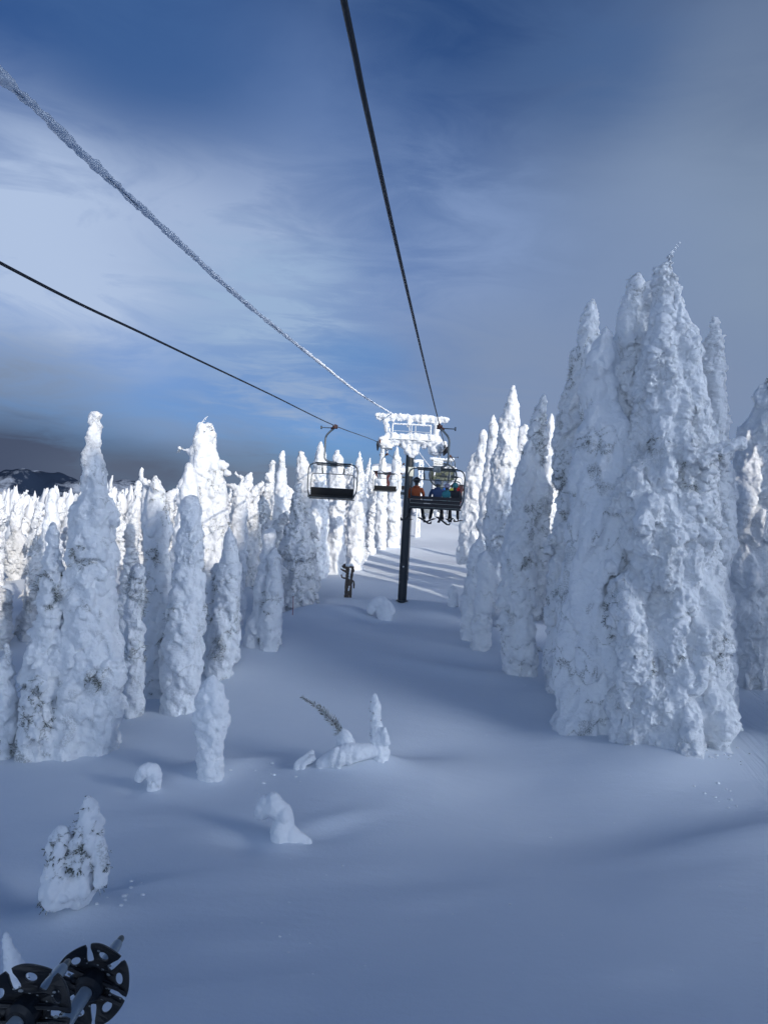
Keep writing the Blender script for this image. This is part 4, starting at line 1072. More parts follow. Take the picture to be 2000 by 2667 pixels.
# catwalk rail
rl, rr_ = rel(1023, 1105), rel(1121, 1110); rb = cz + .25
mb = MB(); rail = round_path([(rl[0], -.55, rb), (rl[0], -.55, rl[2] - .03), (rr_[0], -.55, rl[2] - .03), (rr_[0], -.55, rb)], .12)
mb.tube(rail, .03, 8); mb.tube([(rl[0], -.55, (rb + rl[2]) / 2), (rr_[0], -.55, (rb + rl[2]) / 2)], .012, 6)
for f in (.50, .60): x = rl[0] + (rr_[0] - rl[0]) * f; mb.tube([(x, -.55, rb), (x, -.55, rl[2] - .03)], .025, 6)
mb.box(((rl[0] + rr_[0]) / 2, -.3, cz + .2), (rr_[0] - rl[0] + .3, .6, .05)); mb.build('catwalk', M['signw'], tw)
rngt = np.random.default_rng(303)
Z0 = np.array([0, 0, 0])
segs = [((bl[0], 0, bz + .07), (br_[0], 0, bz + .05), .16), ((bl[0] + .1, 0, bz + .02), (br_[0] - .2, 0, bz + .1), .12),
        ((hl[0] - .05, 0, bz - .1), (fl[0], 0, cz + .2), .19), ((hr[0], 0, bz - .1), (fr[0], 0, cz + .2), .19),
        ((-.1, 0, bz - .1), (-.25, 0, bz - .5), .13), ((.75, 0, bz - .05), (.8, 0, bz - .45), .08),
        ((cl[0], -.1, cz + .25), (cr_[0], -.1, cz + .25), .27), ((cl[0], -.25, cz + .15), (cr_[0], -.25, cz + .15), .24), ((cl[0] + .2, -.25, cz + .42), (cr_[0] - .2, -.25, cz + .42), .18),
        ((-.45, -.1, cz - .35), (.45, -.1, cz - .35), .28), ((-.28, -.1, cz - .6), (.3, -.1, cz - .6), .26), ((0, -.12, cz - .8), (.1, -.12, cz - .75), .22)]
for side, px, py in ((-1, 984, 1152), (1, 1160, 1166)):
    c = rel(px, py); x = c[0] - side * .45
    segs += [((x - .15, -.6, c[2] + .02), (x + .15, .4, c[2] + .05), .34), ((x - .25 * side, -.55, c[2] - .28), (x - .4 * side, -.3, c[2] - .25), .30), ((c[0] - side * .2, -1.3, c[2] + .12), (c[0] - side * .2, 1.3, c[2] + .12), .17)]
link('rime_snow', rime_blobs(segs, rngt, .2, .05, .035, 1.3, hang=1), tw)
segs = [(rail[i], rail[i + 2], .045) for i in range(0, len(rail) - 2, 2)]
link('rime_on_rail', rime_blobs([((rl[0], -.55, rb), (rl[0], -.55, rl[2]), .05), ((rl[0], -.55, rl[2] - .02), (rr_[0], -.55, rl[2] - .02), .055), ((rr_[0], -.55, rb), (rr_[0], -.55, rl[2]), .05)], rngt, .05, .03, .01), tw)
sg = rel(1068, 1229); mb = MB(); mb.box((.10, -.31, sg[2]), (.36, .03, .62), bev=.008); mb.build('number_board', M['sign'], tw)
dt = rel(1050, 1475); mb = MB(); mb.box((dt[0], -.30, dt[2]), (.09, .02, .09)); mb.build('marker_tag', M['signw'], tw)
jb = rel(1047, 1285); mb = MB(); mb.box((-.36, 0, jb[2]), (.30, .25, .18), bev=.02); mb.build('bracket', M['dsteel'], tw)
mb = MB()
for k in range(22): mb.tube([(.33, .05, 1.6 + k * .4), (.33, .35, 1.6 + k * .4)], .012, 5)
mb.tube([(.33, .05, 1.4), (.33, .05, zt - zg - .4)], .015, 5); mb.tube([(.33, .35, 1.4), (.33, .35, zt - zg - .4)], .015, 5); mb.build('ladder', M['dsteel'], tw)

# ------------------------------------------------------------------ chairs
def chair_parts(front):
    """meshes in the chair's own frame: origin at the rope grip, riders face +y, arm bows to +x"""
    out = []
    b = MB(); b.box((0, 0, -.02), (.13, .42, .13), bev=.03); b.cyl((-.10, .05, -.02), (.12, .05, -.02), .085, 14); b.tube([(0, -.35, .035), (0, -.15, .05), (0, .15, .05), (0, .38, .035)], [.025, .045, .045, .025], 8)
    b.cyl((.0, -.18, -.05), (.0, -.18, .10), .05, 10); b.tube([(.06, 0, -.05), (.2, .02, -.10)], .05, 8); out.append(('grip', b, 'rust'))
    b = MB(); b.tube([(.1, 0, -.07), (.62, 0, -.07)], .02, 8); b.cyl((.60, 0, -.07), (.66, 0, -.07), .075, 14); out.append(('guide_rod', b, 'steel'))
    b = MB(); arm = round_path([(.05, 0, -.08), (.22, 0, -.22), (.42, 0, -.45), (.42, 0, -1.52), (.02, 0, -1.62), (-.15, 0, -1.63)], .28, 8); b.tube(arm, .042, 12); out.append(('hanger_arm', b, 'steel'))
    b = MB(); loop = round_path([(-.98, .12, -3.16), (-1.10, .02, -2.85), (-1.10, -.04, -1.67), (1.10, -.04, -1.67), (1.10, .02, -2.85), (.98, .12, -3.16)], .34, 8); b.tube(loop, .026, 10)
    b.tube([(-.75, -.10, -1.73), (.75, -.10, -1.73)], .028, 8); b.tube([(-.8, .02, -1.65), (.8, .02, -1.65)], .03, 8)
    for s in (-1, 1): b.tube([(s * 1.09, .0, -2.9), (s * .98, .45, -3.12), (s * .98, .55, -3.16)], .022, 8)
    b.tube([(-1.0, .52, -3.20), (1.0, .52, -3.20)], .022, 8); b.tube([(-1.02, -.06, -3.24), (1.02, -.06, -3.24)], .022, 8); out.append(('bail_frame', b, 'dsteel'))
    b = MB(); b.box((0, -.14, -1.68), (.30, .10, .26), bev=.02); out.append(('centre_box', b, 'grey'))
    b = MB(); b.box((0, -.20, -1.68), (.22, .02, .18), bev=.005); out.append(('number_plate', b, 'steel'))
    b = MB(); bar = round_path([(-.96, .0, -2.85), (-.96, -.10, -2.12), (.96, -.10, -2.12), (.96, .0, -2.85)], .18, 6); b.tube(bar, .018, 8)
    for s in (-1, 1): b.tube([(s * .5, -.06, -1.70), (s * .49, -.08, -1.88)], .022, 8); b.tube([(s * .49, -.08, -1.86), (s * .46, -.10, -2.14)], .034, 8)
    out.append(('restraint_bar', b, 'dsteel'))
    b = MB()
    if front: b.box((0, -.06, -2.94), (1.92, .07, .40), (-.12, 0, 0), bev=.03)
    else:
        for k, z in enumerate((-2.82, -2.97, -3.11)): b.box((0, -.07 + .01 * k, z), (1.94, .05, .115), (-.1, 0, 0), bev=.015)
        for x in (-.93, -.47, 0, .47, .93): b.box((x, -.03, -2.97), (.05, .03, .44))
    out.append(('backrest', b, 'black' if front else 'slat'))
    b = MB()
    if not front:
        for z in (-2.895, -3.04, -3.19): b.box((0, -.10, z), (1.92, .012, .016))
    else: b.box((0, .57, -3.19), (1.9, .03, .03))
    out.append(('trim_rail', b, 'dsteel' if front else 'steel'))
    b = MB(); b.box((0, .24, -3.14), (1.92, .56, .09), bev=.035); out.append(('seat', b, 'black'))
    return [(n_, b_.mesh(n_, M[mt]), mt) for n_, b_, mt in out]
CH_F, CH_B = chair_parts(True), chair_parts(False)
def chair(pos, facing_away, label, rz=0.0, sc=1.0):
    t = empty('lift_chair', tuple(pos), label, 'lift chair', 'chairs hanging on the lift'); t.rotation_euler = (0, 0, rz if facing_away else math.pi + rz); t.scale = (sc,) * 3
    for n_, me, _ in (CH_B if facing_away else CH_F): link(n_, me, t)
    return t
RZ = -math.atan(KX)
c1 = P(1144, 1111, 29.0); c2 = P(1172, 1188, 59.5)
ch1 = chair(c1, True, 'nearest chair on the right, carrying four riders, seen from behind', RZ)
ch2 = chair(c2, True, 'second chair on the right with riders in blue, yellow and red, seen beyond the first', RZ)
chair(P(874, 1111, 33.0), False, 'empty chair with black seat nearest on the left, black panel under a tubular frame', RZ * .3)
chair(P(1008, 1183, 64.0), False, 'small empty chair farther along the left rope, just left of the tower pole', RZ)
chair(P(1052, 1208, 92.0), False, 'most distant empty chair behind the tower pole, only its outline showing', RZ)

# ------------------------------------------------------------------ riders
def skin_body(nodes, edges, mats_fn, mats, name='body', sub=2):
    me = bpy.data.meshes.new(name); me.from_pydata([n_[:3] for n_ in nodes], edges, [])
    o = bpy.data.objects.new('tmp', me); COL.objects.link(o)
    o.modifiers.new('s', 'SKIN'); s2 = o.modifiers.new('u', 'SUBSURF'); s2.levels = sub; s2.render_levels = sub
    if not me.skin_vertices: 
        me.attributes  # the modifier adds the layer
    for i, n_ in enumerate(nodes):
        sv = me.skin_vertices[0].data[i]; sv.radius = (n_[3], n_[4] if len(n_) > 4 else n_[3]); sv.use_root = (i == 0)
    dg = bpy.context.evaluated_depsgraph_get(); dg.update()
    out = bpy.data.meshes.new_from_object(o.evaluated_get(dg)); bpy.data.objects.remove(o)
    out.materials.clear()
    for m_ in mats: out.materials.append(m_)
    idx = [mats_fn(p.center) for p in out.polygons]
    out.polygons.foreach_set('material_index', np.array(idx, np.int32)); out.polygons.foreach_set('use_smooth', np.ones(len(idx), bool)); out.name = name
    return out

def cloth(name, c): return simple_mat(name, c, .8, 0, .18, 7, .25, 25)
def rider(chair_obj, cpos, x, jacket, helmet, trousers, label, sc=1.0, splay=.12, helm=True, lean=0.0, skis=True, seed=0, dz=0.0, rz=RZ):
    rg = np.random.default_rng(seed)
    nodes = [(0, .10, .12, .16, .13), (0, .09, .28, .155, .12), (0, .05, .44, .18, .125), (0, .03, .54, .10, .09), (0, .05, .62, .062, .062), (0, .07, .70, .082, .095), (0, .08, .79, .088, .10), (0, .075, .86, .06, .07)]
    edges = [(0, 1), (1, 2), (2, 3), (3, 4), (4, 5), (5, 6), (6, 7)]
    def add(n_, par): nodes.append(n_); edges.append((par, len(nodes) - 1)); return len(nodes) - 1
    for s in (-1, 1):
        a = add((s * .19, .04, .49, .078), 2); a = add((s * .265, .08, .30, .060), a); a = add((s * .235, .28, .20, .050), a); h = add((s * .20, .37, .20, .036, .026), a)
        for k, (fx, fl_) in enumerate(((-.030, .075), (-.010, .085), (.010, .080), (.030, .062))):
            f = add((s * .20 + fx, .37 + fl_ * .55, .195, .0115), h); add((s * .20 + fx, .37 + fl_, .165, .0100), f)
        f = add((s * .20 - s * .040, .385, .21, .0125), h); add((s * .20 - s * .055, .42, .19, .0110), f)
        l = add((s * .095, .16, .08, .105), 0); l = add((s * (.13 + splay * .2), .52, .07, .082), l); l = add((s * (.13 + splay * .45), .57, -.20, .068), l)
        l = add((s * (.13 + splay * .7), .57, -.48, .066), l); add((s * (.13 + splay), .72, -.54, .055, .05), l)
    def mf(c):
        if c.z > .62: return 3 if c.y > .12 and c.z > .68 else 2
        if c.y > .345 and c.z > .10 and abs(c.x) > .10 and c.z < .26: return 2
        if c.z < -.36: return 2
        if c.z < .15 and (c.y > .20 or c.z < .05): return 1
        return 0
    skinm = simple_mat('face_skin', (.45, .27, .20), .6)
    me = skin_body(nodes, edges, mf, [cloth('jacket_cloth', jacket), cloth('trouser_cloth', trousers), M['rubber'], skinm])
    T_ = Matrix.Translation(Vector(cpos)) @ Matrix.Rotation(rz, 4, 'Z')
    t = empty('person', tuple(T_ @ Vector((x, .12, -3.10 + dz))), label, 'person', 'riders on the lift'); t.rotation_euler = (0, 0, rz); t.scale = (sc,) * 3
    link('body', me, t)
    b = MB()     # features of the face, looking ahead
    b.ball((0, .178, .775), (.014, .022, .020), sub=1); b.box((0, .170, .735), (.045, .012, .010), bev=.003)
    for s in (-1, 1): b.ball((s * .032, .158, .80), (.013, .010, .009), sub=1); b.ball((s * .090, .075, .785), (.012, .022, .032), sub=1)
    b.build('face', skinm, t)
    b = MB()
    hm = simple_mat('helmet_shell' if helm else 'knit_hat', helmet, .35 if helm else .9, 0, .15, 10)
    v, f = ICO[3]; keep = v.copy(); k_ = np.array([.118, .132, .118]) if helm else np.array([.108, .122, .125])
    w = keep * k_; low = keep[:, 2] < -.62; w[low, 2] = np.maximum(w[low, 2], -.62 * k_[2])
    w[keep[:, 1] > .75, 1] *= .93
    b.add(w * 1.06 + [0, .065, .80], f)
    if helm: b.tube([(-.125, .05, .82), (-.125, -.03, .83), (-.08, -.062, .84), (0, -.072, .845), (.08, -.062, .84), (.125, -.03, .83), (.125, .05, .82)], .013, 6)
    else: b.ball((0, .07, .96), .03, sub=2)
    b.build('helmet' if helm else 'winter_hat', hm, t)
    b = MB(); b.box((0, .178, .805), (.15, .04, .07), bev=.02); b.build('goggles', M['glass'], t)
    b = MB(); b.tube([(-.10, -.02, .56), (0, -.065, .575), (.10, -.02, .56), (.085, .10, .58)], .034, 8); b.build('collar', me.materials[0], t)
    if skis:
        for s in (-1, 1):
            an = s * -.28 * (1 if splay > .1 else -.2) + rg.normal() * .08; L_ = 1.62
            b = MB(); px = s * (.13 + splay); c0 = np.array([px, .64, -.62])
            dv = np.array([math.sin(-an), math.cos(an), -.10 + rg.normal() * .05]); dv /= np.linalg.norm(dv); sv = np.cross(dv, [0, 0, 1.0]); sv /= np.linalg.norm(sv); uv = np.cross(sv, dv)
            ts = np.linspace(-.46, .54, 15); wd = .05 + .018 * np.abs(ts) * 1.6; wd[-1] = .012; wd[-2] = .045
            hh = np.where(ts > .42, (ts - .42) * 1.1, 0) ** 1.0
            V_ = []; 
            for i_, t_ in enumerate(ts):
                c_ = c0 + dv * t_ * L_ + uv * hh[i_]; V_ += [c_ - sv * wd[i_] - uv * .006, c_ + sv * wd[i_] - uv * .006, c_ + sv * wd[i_] + uv * .006, c_ - sv * wd[i_] + uv * .006]
            F_ = []
            for i_ in range(14):
                for k_ in range(4): F_.append((i_ * 4 + k_, i_ * 4 + (k_ + 1) % 4, i_ * 4 + 4 + (k_ + 1) % 4, i_ * 4 + 4 + k_))
            F_ += [(3, 2, 1, 0), (56, 57, 58, 59)]; b.add(V_, F_); b.box(tuple(c0 + uv * .025 + dv * -.02), (.06, .28, .035), bev=.01)
            b.build('ski', M['slat'], t)
    return t
rider(ch1, c1, -.77, (.24, .05, .012), (.012, .012, .016), (.012, .013, .018), 'rider in an orange jacket and black helmet at the left end of the nearest chair', 1.12, .20, True, seed=1, dz=.06)
rider(ch1, c1, .06, (.02, .045, .12), (.22, .26, .33), (.012, .013, .018), 'rider in a dark blue jacket and pale grey helmet on the nearest chair', 1.08, .12, True, seed=2, dz=.06)
rider(ch1, c1, .43, (.02, .16, .20), (.30, .28, .36), (.014, .013, .018), 'smaller rider in a teal jacket and lilac-grey helmet on the nearest chair', .94, .10, True, seed=3, dz=.04)
rider(ch1, c1, .75, (.012, .014, .022), (.05, .20, .22), (.012, .013, .018), 'rider in a black jacket and teal hat at the right end of the nearest chair', .98, .06, False, seed=4, dz=.04)
rider(ch2, c2, -.72, (.03, .06, .05), (.05, .09, .10), (.012, .013, .018), 'rider in dark green at the left end of the second chair', .98, .1, True, seed=5)
rider(ch2, c2, -.18, (.02, .12, .45), (.25, .04, .05), (.012, .013, .018), 'rider in a bright blue jacket and red helmet on the second chair', .98, .1, True, seed=6)
rider(ch2, c2, .28, (.55, .55, .07), (.05, .03, .03), (.012, .013, .018), 'rider in a lime yellow jacket and dark hat on the second chair', .90, .1, False, seed=7)
rider(ch2, c2, .74, (.50, .02, .02), (.40, .35, .33), (.012, .013, .018), 'rider in a bright red jacket at the right end of the second chair', 1.0, .1, True, seed=8)
# ------------------------------------------------------------------ top terminal and huts
def text_mesh(s, size, loc, mat, name, parent, extr=.004, space=1.0):
    c = bpy.data.curves.new(name, 'FONT'); c.body = s; c.size = size; c.extrude = extr; c.align_x = 'CENTER'; c.align_y = 'CENTER'; c.space_character = space; c.offset = size * .02
    o = bpy.data.objects.new('tmp', c); COL.objects.link(o); dg = bpy.context.evaluated_depsgraph_get(); dg.update()
    me = bpy.data.meshes.new_from_object(o.evaluated_get(dg)); bpy.data.objects.remove(o); me.materials.clear(); me.materials.append(mat)
    ob = link(name, me, parent, loc); ob.rotation_euler = (R(90), 0, 0); return ob
DT = 118.0; tb = P(1152, 1290, DT); troot = np.array([tb[0], DT, gz(tb[0], DT)])
tm = empty('lift_terminal', tuple(troot), 'snow-plastered top terminal with olive machinery and a big dark wheel behind the second chair', 'lift terminal')
def tr(px, py, dd=0): return P(px, py, DT + dd) - troot
a, b2 = tr(1122, 1248), tr(1184, 1224)
mb = MB(); mb.box(((a[0] + b2[0]) / 2, 1.5, (a[2] + b2[2]) / 2), (b2[0] - a[0], 4.0, b2[2] - a[2]), bev=.15)
mb.box(((a[0] + b2[0]) / 2 - .3, -.8, a[2] + .1), (2.6, 1.2, .7), bev=.1); mb.build('machinery_housing', M['olive'], tm)
c = tr(1152, 1240, 0)
mb = MB(); th = np.linspace(0, 2 * np.pi, 48, endpoint=False)
ring = np.stack([2.15 * np.cos(th), -1.2 + .9 * np.sin(th), c[2] + 1.95 * np.sin(th)], 1); ring[:, 0] += c[0]
mb.tube(ring, .13, 10, closed=True)
for k in range(0, 48, 8): mb.tube([ring[k], (c[0], -1.2, c[2])], .05, 6)
mb.cyl((c[0], -1.5, c[2] + .15), (c[0], -.9, c[2] - .15), .3, 16); mb.build('bullwheel', M['dsteel'], tm)
mb = MB()
for x, y in ((a[0] + .5, 0), (b2[0] - .5, 0), (a[0] + .5, 3), (b2[0] - .5, 3), (c[0], 1.5)): mb.tube([(x, y, -.5), (x, y, a[2] + .1)], .18 if x != c[0] else .35, 10)
mb.build('leg_frame', M['grey'], tm)
e, f_ = tr(1124, 1199), tr(1178, 1202)
mb = MB(); mb.box(((e[0] + f_[0]) / 2, -.6, (e[2] + f_[2]) / 2), (f_[0] - e[0], 1.0, .16), bev=.03)
for x in (e[0] + .5, f_[0] - .3): mb.tube([(x, -.6, a[2]), (x, -.6, (e[2] + f_[2]) / 2)], .06, 6)
mb.build('sign_gantry', M['grey'], tm)
s_c = tr(1141, 1206, -1.6)
mb = MB(); mb.box((s_c[0], -1.6, s_c[2]), (1.5, .05, .86), bev=.01); sgn = mb.build('sign_board', M['signw'], tm)
text_mesh('Prepare to', .28, (s_c[0], -1.635, s_c[2] + .19), M['ink'], 'lettering', tm, space=1.05)
text_mesh('UNLOAD', .34, (s_c[0], -1.635, s_c[2] - .17), M['ink'], 'lettering', tm, space=1.1)
rg = np.random.default_rng(55)
segs = [((e[0], -.6, e[2] + .15), (f_[0], -.6, f_[2] + .2), .26), ((a[0], .2, b2[2] + .15), (b2[0], .2, b2[2] + .1), .35), ((a[0] + .3, 1.8, b2[2] + .15), (b2[0] - .2, 1.8, b2[2] + .15), .4),
        ((a[0] + .5, -.1, -.2), (a[0] + .5, -.1, a[2]), .26), ((b2[0] - .5, -.1, -.2), (b2[0] - .5, -.1, a[2]), .24), ((c[0] - .4, .6, .1), (c[0] + .8, .6, .3), .4), ((e[0] + .5, -.62, a[2]), (e[0] + .5, -.62, e[2]), .13),
        ((a[0] - 1.6, .5, 0), (a[0] - 1.4, .5, 2.2), .45), ((a[0] - 2.3, .5, 0), (a[0] - 2.3, .5, 1.9), .4), ((a[0], -.5, a[2] - .35), (c[0] - .2, -.5, a[2] - .3), .2)]
link('rime_snow', rime_blobs(segs, rg, .3, .10, .06, 1.2), tm)
mb = MB(); q = tr(1100, 1262); mb.box((q[0] + .8, -2, .9), (2.2, 1.2, .9), bev=.08)
for k in range(3): mb.box((q[0] + .2 + .65 * k, -2.62, 1.0), (.42, .03, .42))
mb.build('control_cabin', M['grey'], tm)

def gantry(px0, px1, py0, py1, d, label):
    A, B2, C2 = P(px0, py1, d), P(px1, py1, d), P(px0, py0, d); rt = np.array([A[0], d, gz(A[0], d)]); h = C2[2] - rt[2]; wd = B2[0] - A[0]
    t = empty('rimed_gantry', tuple(rt), label, 'gantry')
    mb = MB(); mb.tube([(0, 0, -.3), (0, 0, h)], .09, 8); mb.tube([(wd, 0, -.3), (wd, 0, h)], .09, 8); mb.tube([(-1.3, 0, h), (wd + .1, 0, h)], .09, 8); mb.tube([(-1.0, 0, h - .9), (wd + 3.0, 0, h - .7)], .05, 8); mb.build('steel_frame', M['grey'], t)
    link('rime_snow', rime_blobs([((0, 0, 0), (0, 0, h), .15), ((wd, 0, 0), (wd, 0, h), .15), ((-1.3, 0, h), (wd, 0, h + .05), .17), ((-1.0, 0, h - .9), (wd + 3.0, 0, h - .7), .08)], np.random.default_rng(9), .2, .07, .03), t)
gantry(1090, 1098, 1201, 1255, 100, 'thin white rimed steel frame just right of the tower pole, below the crosshead')

def hut(name, pxc, py_roof0, py_roof1, pyw, wpx, d, label, depth=5.0, wallm='red'):
    c0 = P(pxc, py_roof1, d); wd = wpx / F * d; zr = c0[2]; zg_ = gz(c0[0], d); zr2 = P(pxc, py_roof0, d)[2]
    t = empty(name, (c0[0], d, zg_), label, 'building'); h = zr - zg_; rt = zr2 - zr
    mb = MB(); mb.box((0, depth / 2, h / 2 - .3), (wd, depth, h + .6)); wl = mb.build('wall', M[wallm], t, False)
    mb = MB()
    for k in range(int(wd / .3)): mb.box((-wd / 2 + .15 + k * .3, -.012, h / 2), (.02, .02, h)); 
    mb.build('board_battens', M[wallm], t, False)
    mb = MB(); n_ = 14; 
    xs = np.linspace(-wd / 2 - .5, wd / 2 + .5, n_)
    prof = [(-.6, 0), (-.75, rt * .25), (-.5, rt * .55), (depth / 2, rt), (depth + .5, rt * .55), (depth + .7, rt * .2), (depth + .5, 0)]
    V_ = []; F_ = []
    for i_, x in enumerate(xs):
        k_ = 1 - .22 * abs(2 * i_ / (n_ - 1) - 1) ** 6
        for y, z in prof: V_.append((x + .05 * math.sin(z * 9 + y), y, z * k_ + .06 * math.sin(x * 2.3 + y)))
    m_ = len(prof)
    for i_ in range(n_ - 1):
        for k_ in range(m_): F_.append((i_ * m_ + k_, (i_ + 1) * m_ + k_, (i_ + 1) * m_ + (k_ + 1) % m_, i_ * m_ + (k_ + 1) % m_))
    F_ += [tuple(range(m_)), tuple(reversed(range((n_ - 1) * m_, n_ * m_)))]
    mb.add(V_, F_); ro = mb.build('roof', M['grey'], t); ro.location = (0, 0, h); ro.name = 'roof'; ro.data.materials[0] = M['rime']
    mb = MB(); mb.box((wd * .1, -.03, h * .55), (wd * .3, .05, h * .3)); wf = mb.build('window', M['signw'], t, False); mb = MB(); mb.box((wd * .1, -.06, h * .55), (wd * .25, .03, h * .24)); mb.build('pane', M['glass'], wf, False)
    return t
hut('patrol_hut', 1011, 1205, 1229, 1262, 70, 112, 'red-walled hut under a thick snow roof, half hidden behind trees left of the tower', 5)
hut('lift_hut', 1207, 1228, 1262, 1280, 40, 128, 'small red hut with snow-laden roof at the right of the top terminal', 4)

# broken dead trunk in front of the left forest
d = depth_of(905, 1556); q = P(905, 1556, d); rt = np.array([q[0], d, gz(q[0], d)]); pxm = d / F
t = empty('dead_snag', tuple(rt), 'dark broken dead trunk with stub branches at the edge of the left forest', 'dead tree')
rg = np.random.default_rng(8); mb = MB()
def bent_tube(pts, r, n=10):
    p = catmull(pts, 6); rr = np.interp(np.linspace(0, 1, len(p)), np.linspace(0, 1, len(r)), r) * (1 + .12 * rg.normal(size=len(p))); mb.tube(p, rr, n)
bent_tube([(-.15, 0, -.3), (-.12, 0, .5), (-.1, 0, 1.4), (-.12, 0, 2.05)], [.12, .11, .10, .09]); bent_tube([(.22, .05, -.3), (.18, 0, .5), (.2, 0, 1.3), (.25, 0, 2.1)], [.09, .10, .09, .07]); bent_tube([(-.15, 0, 2.0), (.0, -.05, 2.15), (.22, 0, 2.1), (.3, -.05, 1.75)], [.13, .12, .12, .08])
bent_tube([(.03, -.06, -.2), (.05, -.08, .9), (.02, -.04, 2.0)], [.07, .08, .05], 8)
trk = mb.build('trunk', M['bark'], t)
for bp_, br_r in (([(-.12, 0, 2.0), (-.3, -.05, 2.15), (-.42, -.1, 2.05)], [.13, .15, .10]), ([(-.12, 0, 1.75), (-.4, -.1, 1.85), (-.58, -.1, 1.95)], [.10, .07, .03]), ([(-.12, 0, 1.3), (-.42, -.1, 1.35), (-.5, -.1, 1.55)], [.07, .05, .04]), ([(.25, 0, 1.2), (.38, -.05, 1.05), (.4, -.05, .65)], [.05, .06, .05])):
    mb = MB(); bent_tube(bp_, br_r); mb.build('broken_branch', M['bark'], t)
link('snow_cap', rime_blobs([((-.2, -.1, 2.2), (.25, -.1, 2.24), .09), ((.04, -.13, 1.3), (.06, -.14, 2.0), .05), ((.05, -.13, .5), (.08, -.13, .8), .045)], rg, .1, .03, .01), t)
d = depth_of(762, 1602); q = P(762, 1602, d); t = empty('marker_stake', (q[0], d, gz(q[0], d)), 'thin red bamboo stake standing in the snow at the left edge of the run', 'stake')
mb = MB(); mb.tube([(0, 0, -.3), (.01, 0, .5), (-.02, 0, 1.15)], [.020, .018, .016], 8); mb.build('stake', simple_mat('red_bamboo', (.35, .03, .04), .5), t)
mb = MB(); mb.ball((-.02, 0, 1.2), (.05, .05, .10)); mb.build('frost_knob', M['rime'], t)

# ------------------------------------------------------------------ ski pole baskets held in the lower left corner
def basket_mesh(rad, n=6, seed=0):
    cu = bpy.data.curves.new('b', 'CURVE'); cu.dimensions = '2D'; cu.fill_mode = 'BOTH'; cu.extrude = .0014; cu.bevel_depth = .0011; cu.bevel_resolution = 2
    def spl(pts):
        s = cu.splines.new('POLY'); s.points.add(len(pts) - 1); s.use_cyclic_u = True
        for i, p in enumerate(pts): s.points[i].co = (p[0], p[1], 0, 1)
    th = np.linspace(0, 2 * np.pi, 240, endpoint=False); ph = (th * n / (2 * np.pi)) % 1.0
    a = np.abs(ph - .5) * 2                      # 0 at the petal's middle, 1 in the notch
    r = rad * (1 - .47 * smooth(.44, .66, a) - .03 * a * a)
    tw = .20 * np.sin(2 * np.pi * ph) * smooth(.5, 1, r / rad)      # petals flare a little past their stem
    spl(list(zip(r * np.cos(th - tw), r * np.sin(th - tw))))
    for k in range(n):
        c = (k + .5) * 2 * np.pi / n; e = np.linspace(0, 2 * np.pi, 24, endpoint=False)[::-1]
        u = rad * .735 + rad * .13 * np.cos(e); v = rad * .17 * np.sin(e); spl(list(zip(u * math.cos(c) - v * math.sin(c), u * math.sin(c) + v * math.cos(c))))
        e2 = np.array([[-.012, -.06], [.012, -.06], [.012, .06], [-.012, .06]])[::-1] * rad * 2.0
        c2 = k * 2 * np.pi / n; spl([((rad * .36 + p[0]) * math.cos(c2) - p[1] * math.sin(c2), (rad * .36 + p[0]) * math.sin(c2) + p[1] * math.cos(c2)) for p in e2])
    o = bpy.data.objects.new('tmp', cu); COL.objects.link(o); dg = bpy.context.evaluated_depsgraph_get(); dg.update()
    me = bpy.data.meshes.new_from_object(o.evaluated_get(dg)); bpy.data.objects.remove(o)
    v, _ = get_np(me); r_ = np.hypot(v[:, 0], v[:, 1]); an_ = np.arctan2(v[:, 1], v[:, 0])
    v[:, 2] += -.010 * (r_ / rad) ** 2 + .0022 * np.sin(an_ * n + .6) * (r_ / rad)
    me.vertices.foreach_set('co', v.astype(np.float32).ravel()); me.materials.clear(); me.materials.append(M['basket']); me.update(); return me
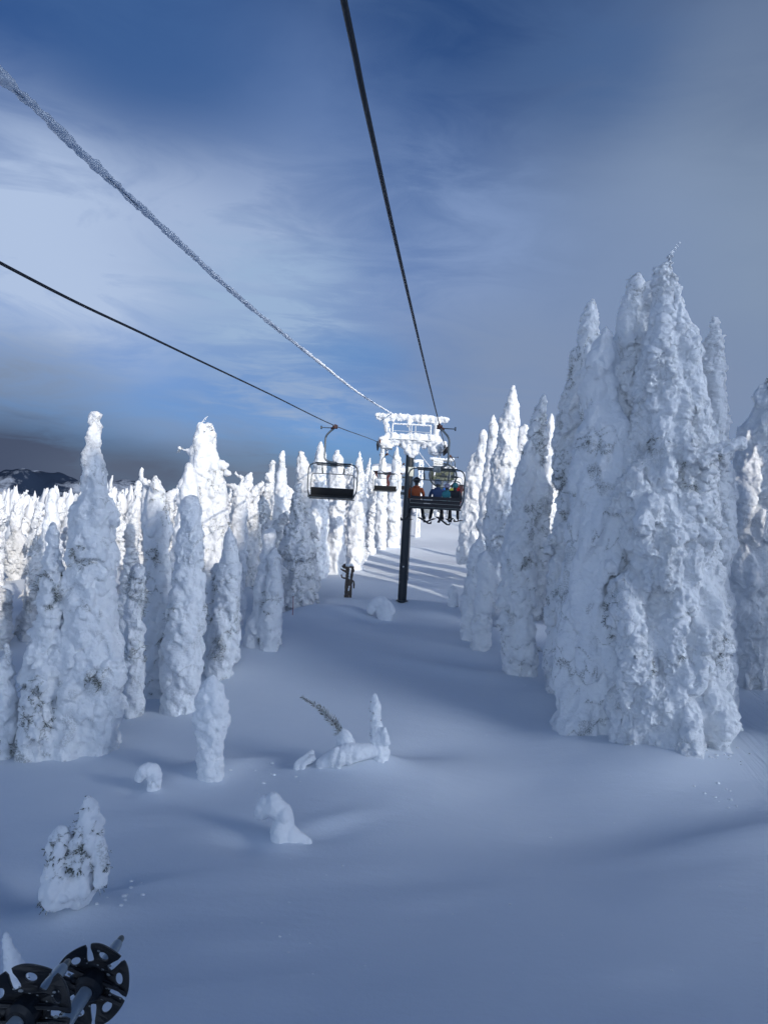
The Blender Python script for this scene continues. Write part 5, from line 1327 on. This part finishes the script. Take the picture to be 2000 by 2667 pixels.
def ski_pole(cpx, cpy, d, tpx, tpy, td, rad, tilt, label, spin):
    c0 = P(cpx, cpy, d); tip = P(tpx, tpy, td); ax = tip - c0; ln = np.linalg.norm(ax); ax /= ln
    t = empty('ski_pole', tuple(c0), label, 'ski pole', 'ski poles held in the lower left corner')
    q = Vector(ax).to_track_quat('Z', 'Y'); t.rotation_mode = 'QUATERNION'; t.rotation_quaternion = q
    b = MB(); b.tube([(0, 0, -1.05), (0, 0, -.02), (0, 0, .004)], [.0085, .0078, .0074], 20); b.build('shaft', M['carbide'], t)
    b = MB(); b.tube([(0, 0, .0), (0, 0, ln * .3), (0, 0, ln * .82), (0, 0, ln * .86)], [.0088, .0072, .0060, .0050], 20); b.build('lower_sleeve', M['carbide'], t)
    b = MB(); b.tube([(0, 0, ln * .85), (0, 0, ln * .97), (0, 0, ln)], [.0042, .0038, .0026], 14); b.build('steel_tip', M['ferrule'], t)
    b = MB(); b.tube([(0, 0, -.016), (0, 0, -.012), (0, 0, .012), (0, 0, .016)], [.012, .0165, .0165, .012], 24); b.ball((.020, 0, -.004), (.009, .009, .009), sub=2); b.build('basket_hub', M['basket'], t)
    bo = link('basket', basket_mesh(rad), t)
    view = Vector(c0).normalized(); nrm = (Vector(ax) * tilt + view * (1 - tilt)).normalized()
    qb = nrm.to_track_quat('Z', 'Y'); bo.rotation_mode = 'QUATERNION'; bo.rotation_quaternion = q.inverted() @ qb @ Euler((0, 0, spin)).to_quaternion()
    sp = MB(); rg_ = np.random.default_rng(int(spin * 100) + 3)          # snow crumbs clinging to the plastic
    for _ in range(26):
        a_ = rg_.uniform(0, 6.28); r_ = rad * rg_.uniform(.35, .95); s_ = rg_.uniform(.0006, .0022); sp.ball((r_ * math.cos(a_), r_ * math.sin(a_), -.010 * (r_ / rad) ** 2 - .0026), (s_ * 1.6, s_, s_ * .5), sub=1)
    so_ = sp.build('snow_crumbs', M['grey'], bo)
    return t
ski_pole(243, 2556, .86, 319, 2440, .93, .0425, .50, 'ski pole with black basket on the right, its tip showing past the basket', .35)
ski_pole(72, 2632, .74, 181, 2502, .81, .044, .48, 'ski pole with black basket nearest the corner, cut off by the left and bottom edges', .05)

# little clods of snow scattered on the slope
rg = np.random.default_rng(21); C_, S_ = [], []
for _ in range(90):
    px, py = rg.uniform(200, 1990), 1650 + 950 * rg.random() ** 1.3; x, y, z = ground_at(px, py); s = rg.uniform(.008, .028) * (1 if rg.random() < .9 else 1.7)
    C_.append([x, y, z + s * .3]); S_.append([s * 1.3, s, s * .7])
for (px, py, n_) in ((700, 2010, 7), (1860, 1960, 16), (1880, 2080, 10), (320, 2330, 9), (1930, 1720, 25)):
    for _ in range(n_):
        x, y, z = ground_at(px + rg.normal() * 40, py + rg.normal() * 18); s = rg.uniform(.02, .06); C_.append([x, y, z + s * .3]); S_.append([s * 1.3, s, s * .7])
Vc, Fc = blobs_mesh(np.array(C_), np.array(S_), np.repeat(np.eye(3)[None], len(C_), 0), 1)
tag(link('snow_clods', mesh_np('snow_clods', Vc, Fc, [M['rime']])), 'small clods of snow scattered over the slope', None, None, 'stuff')
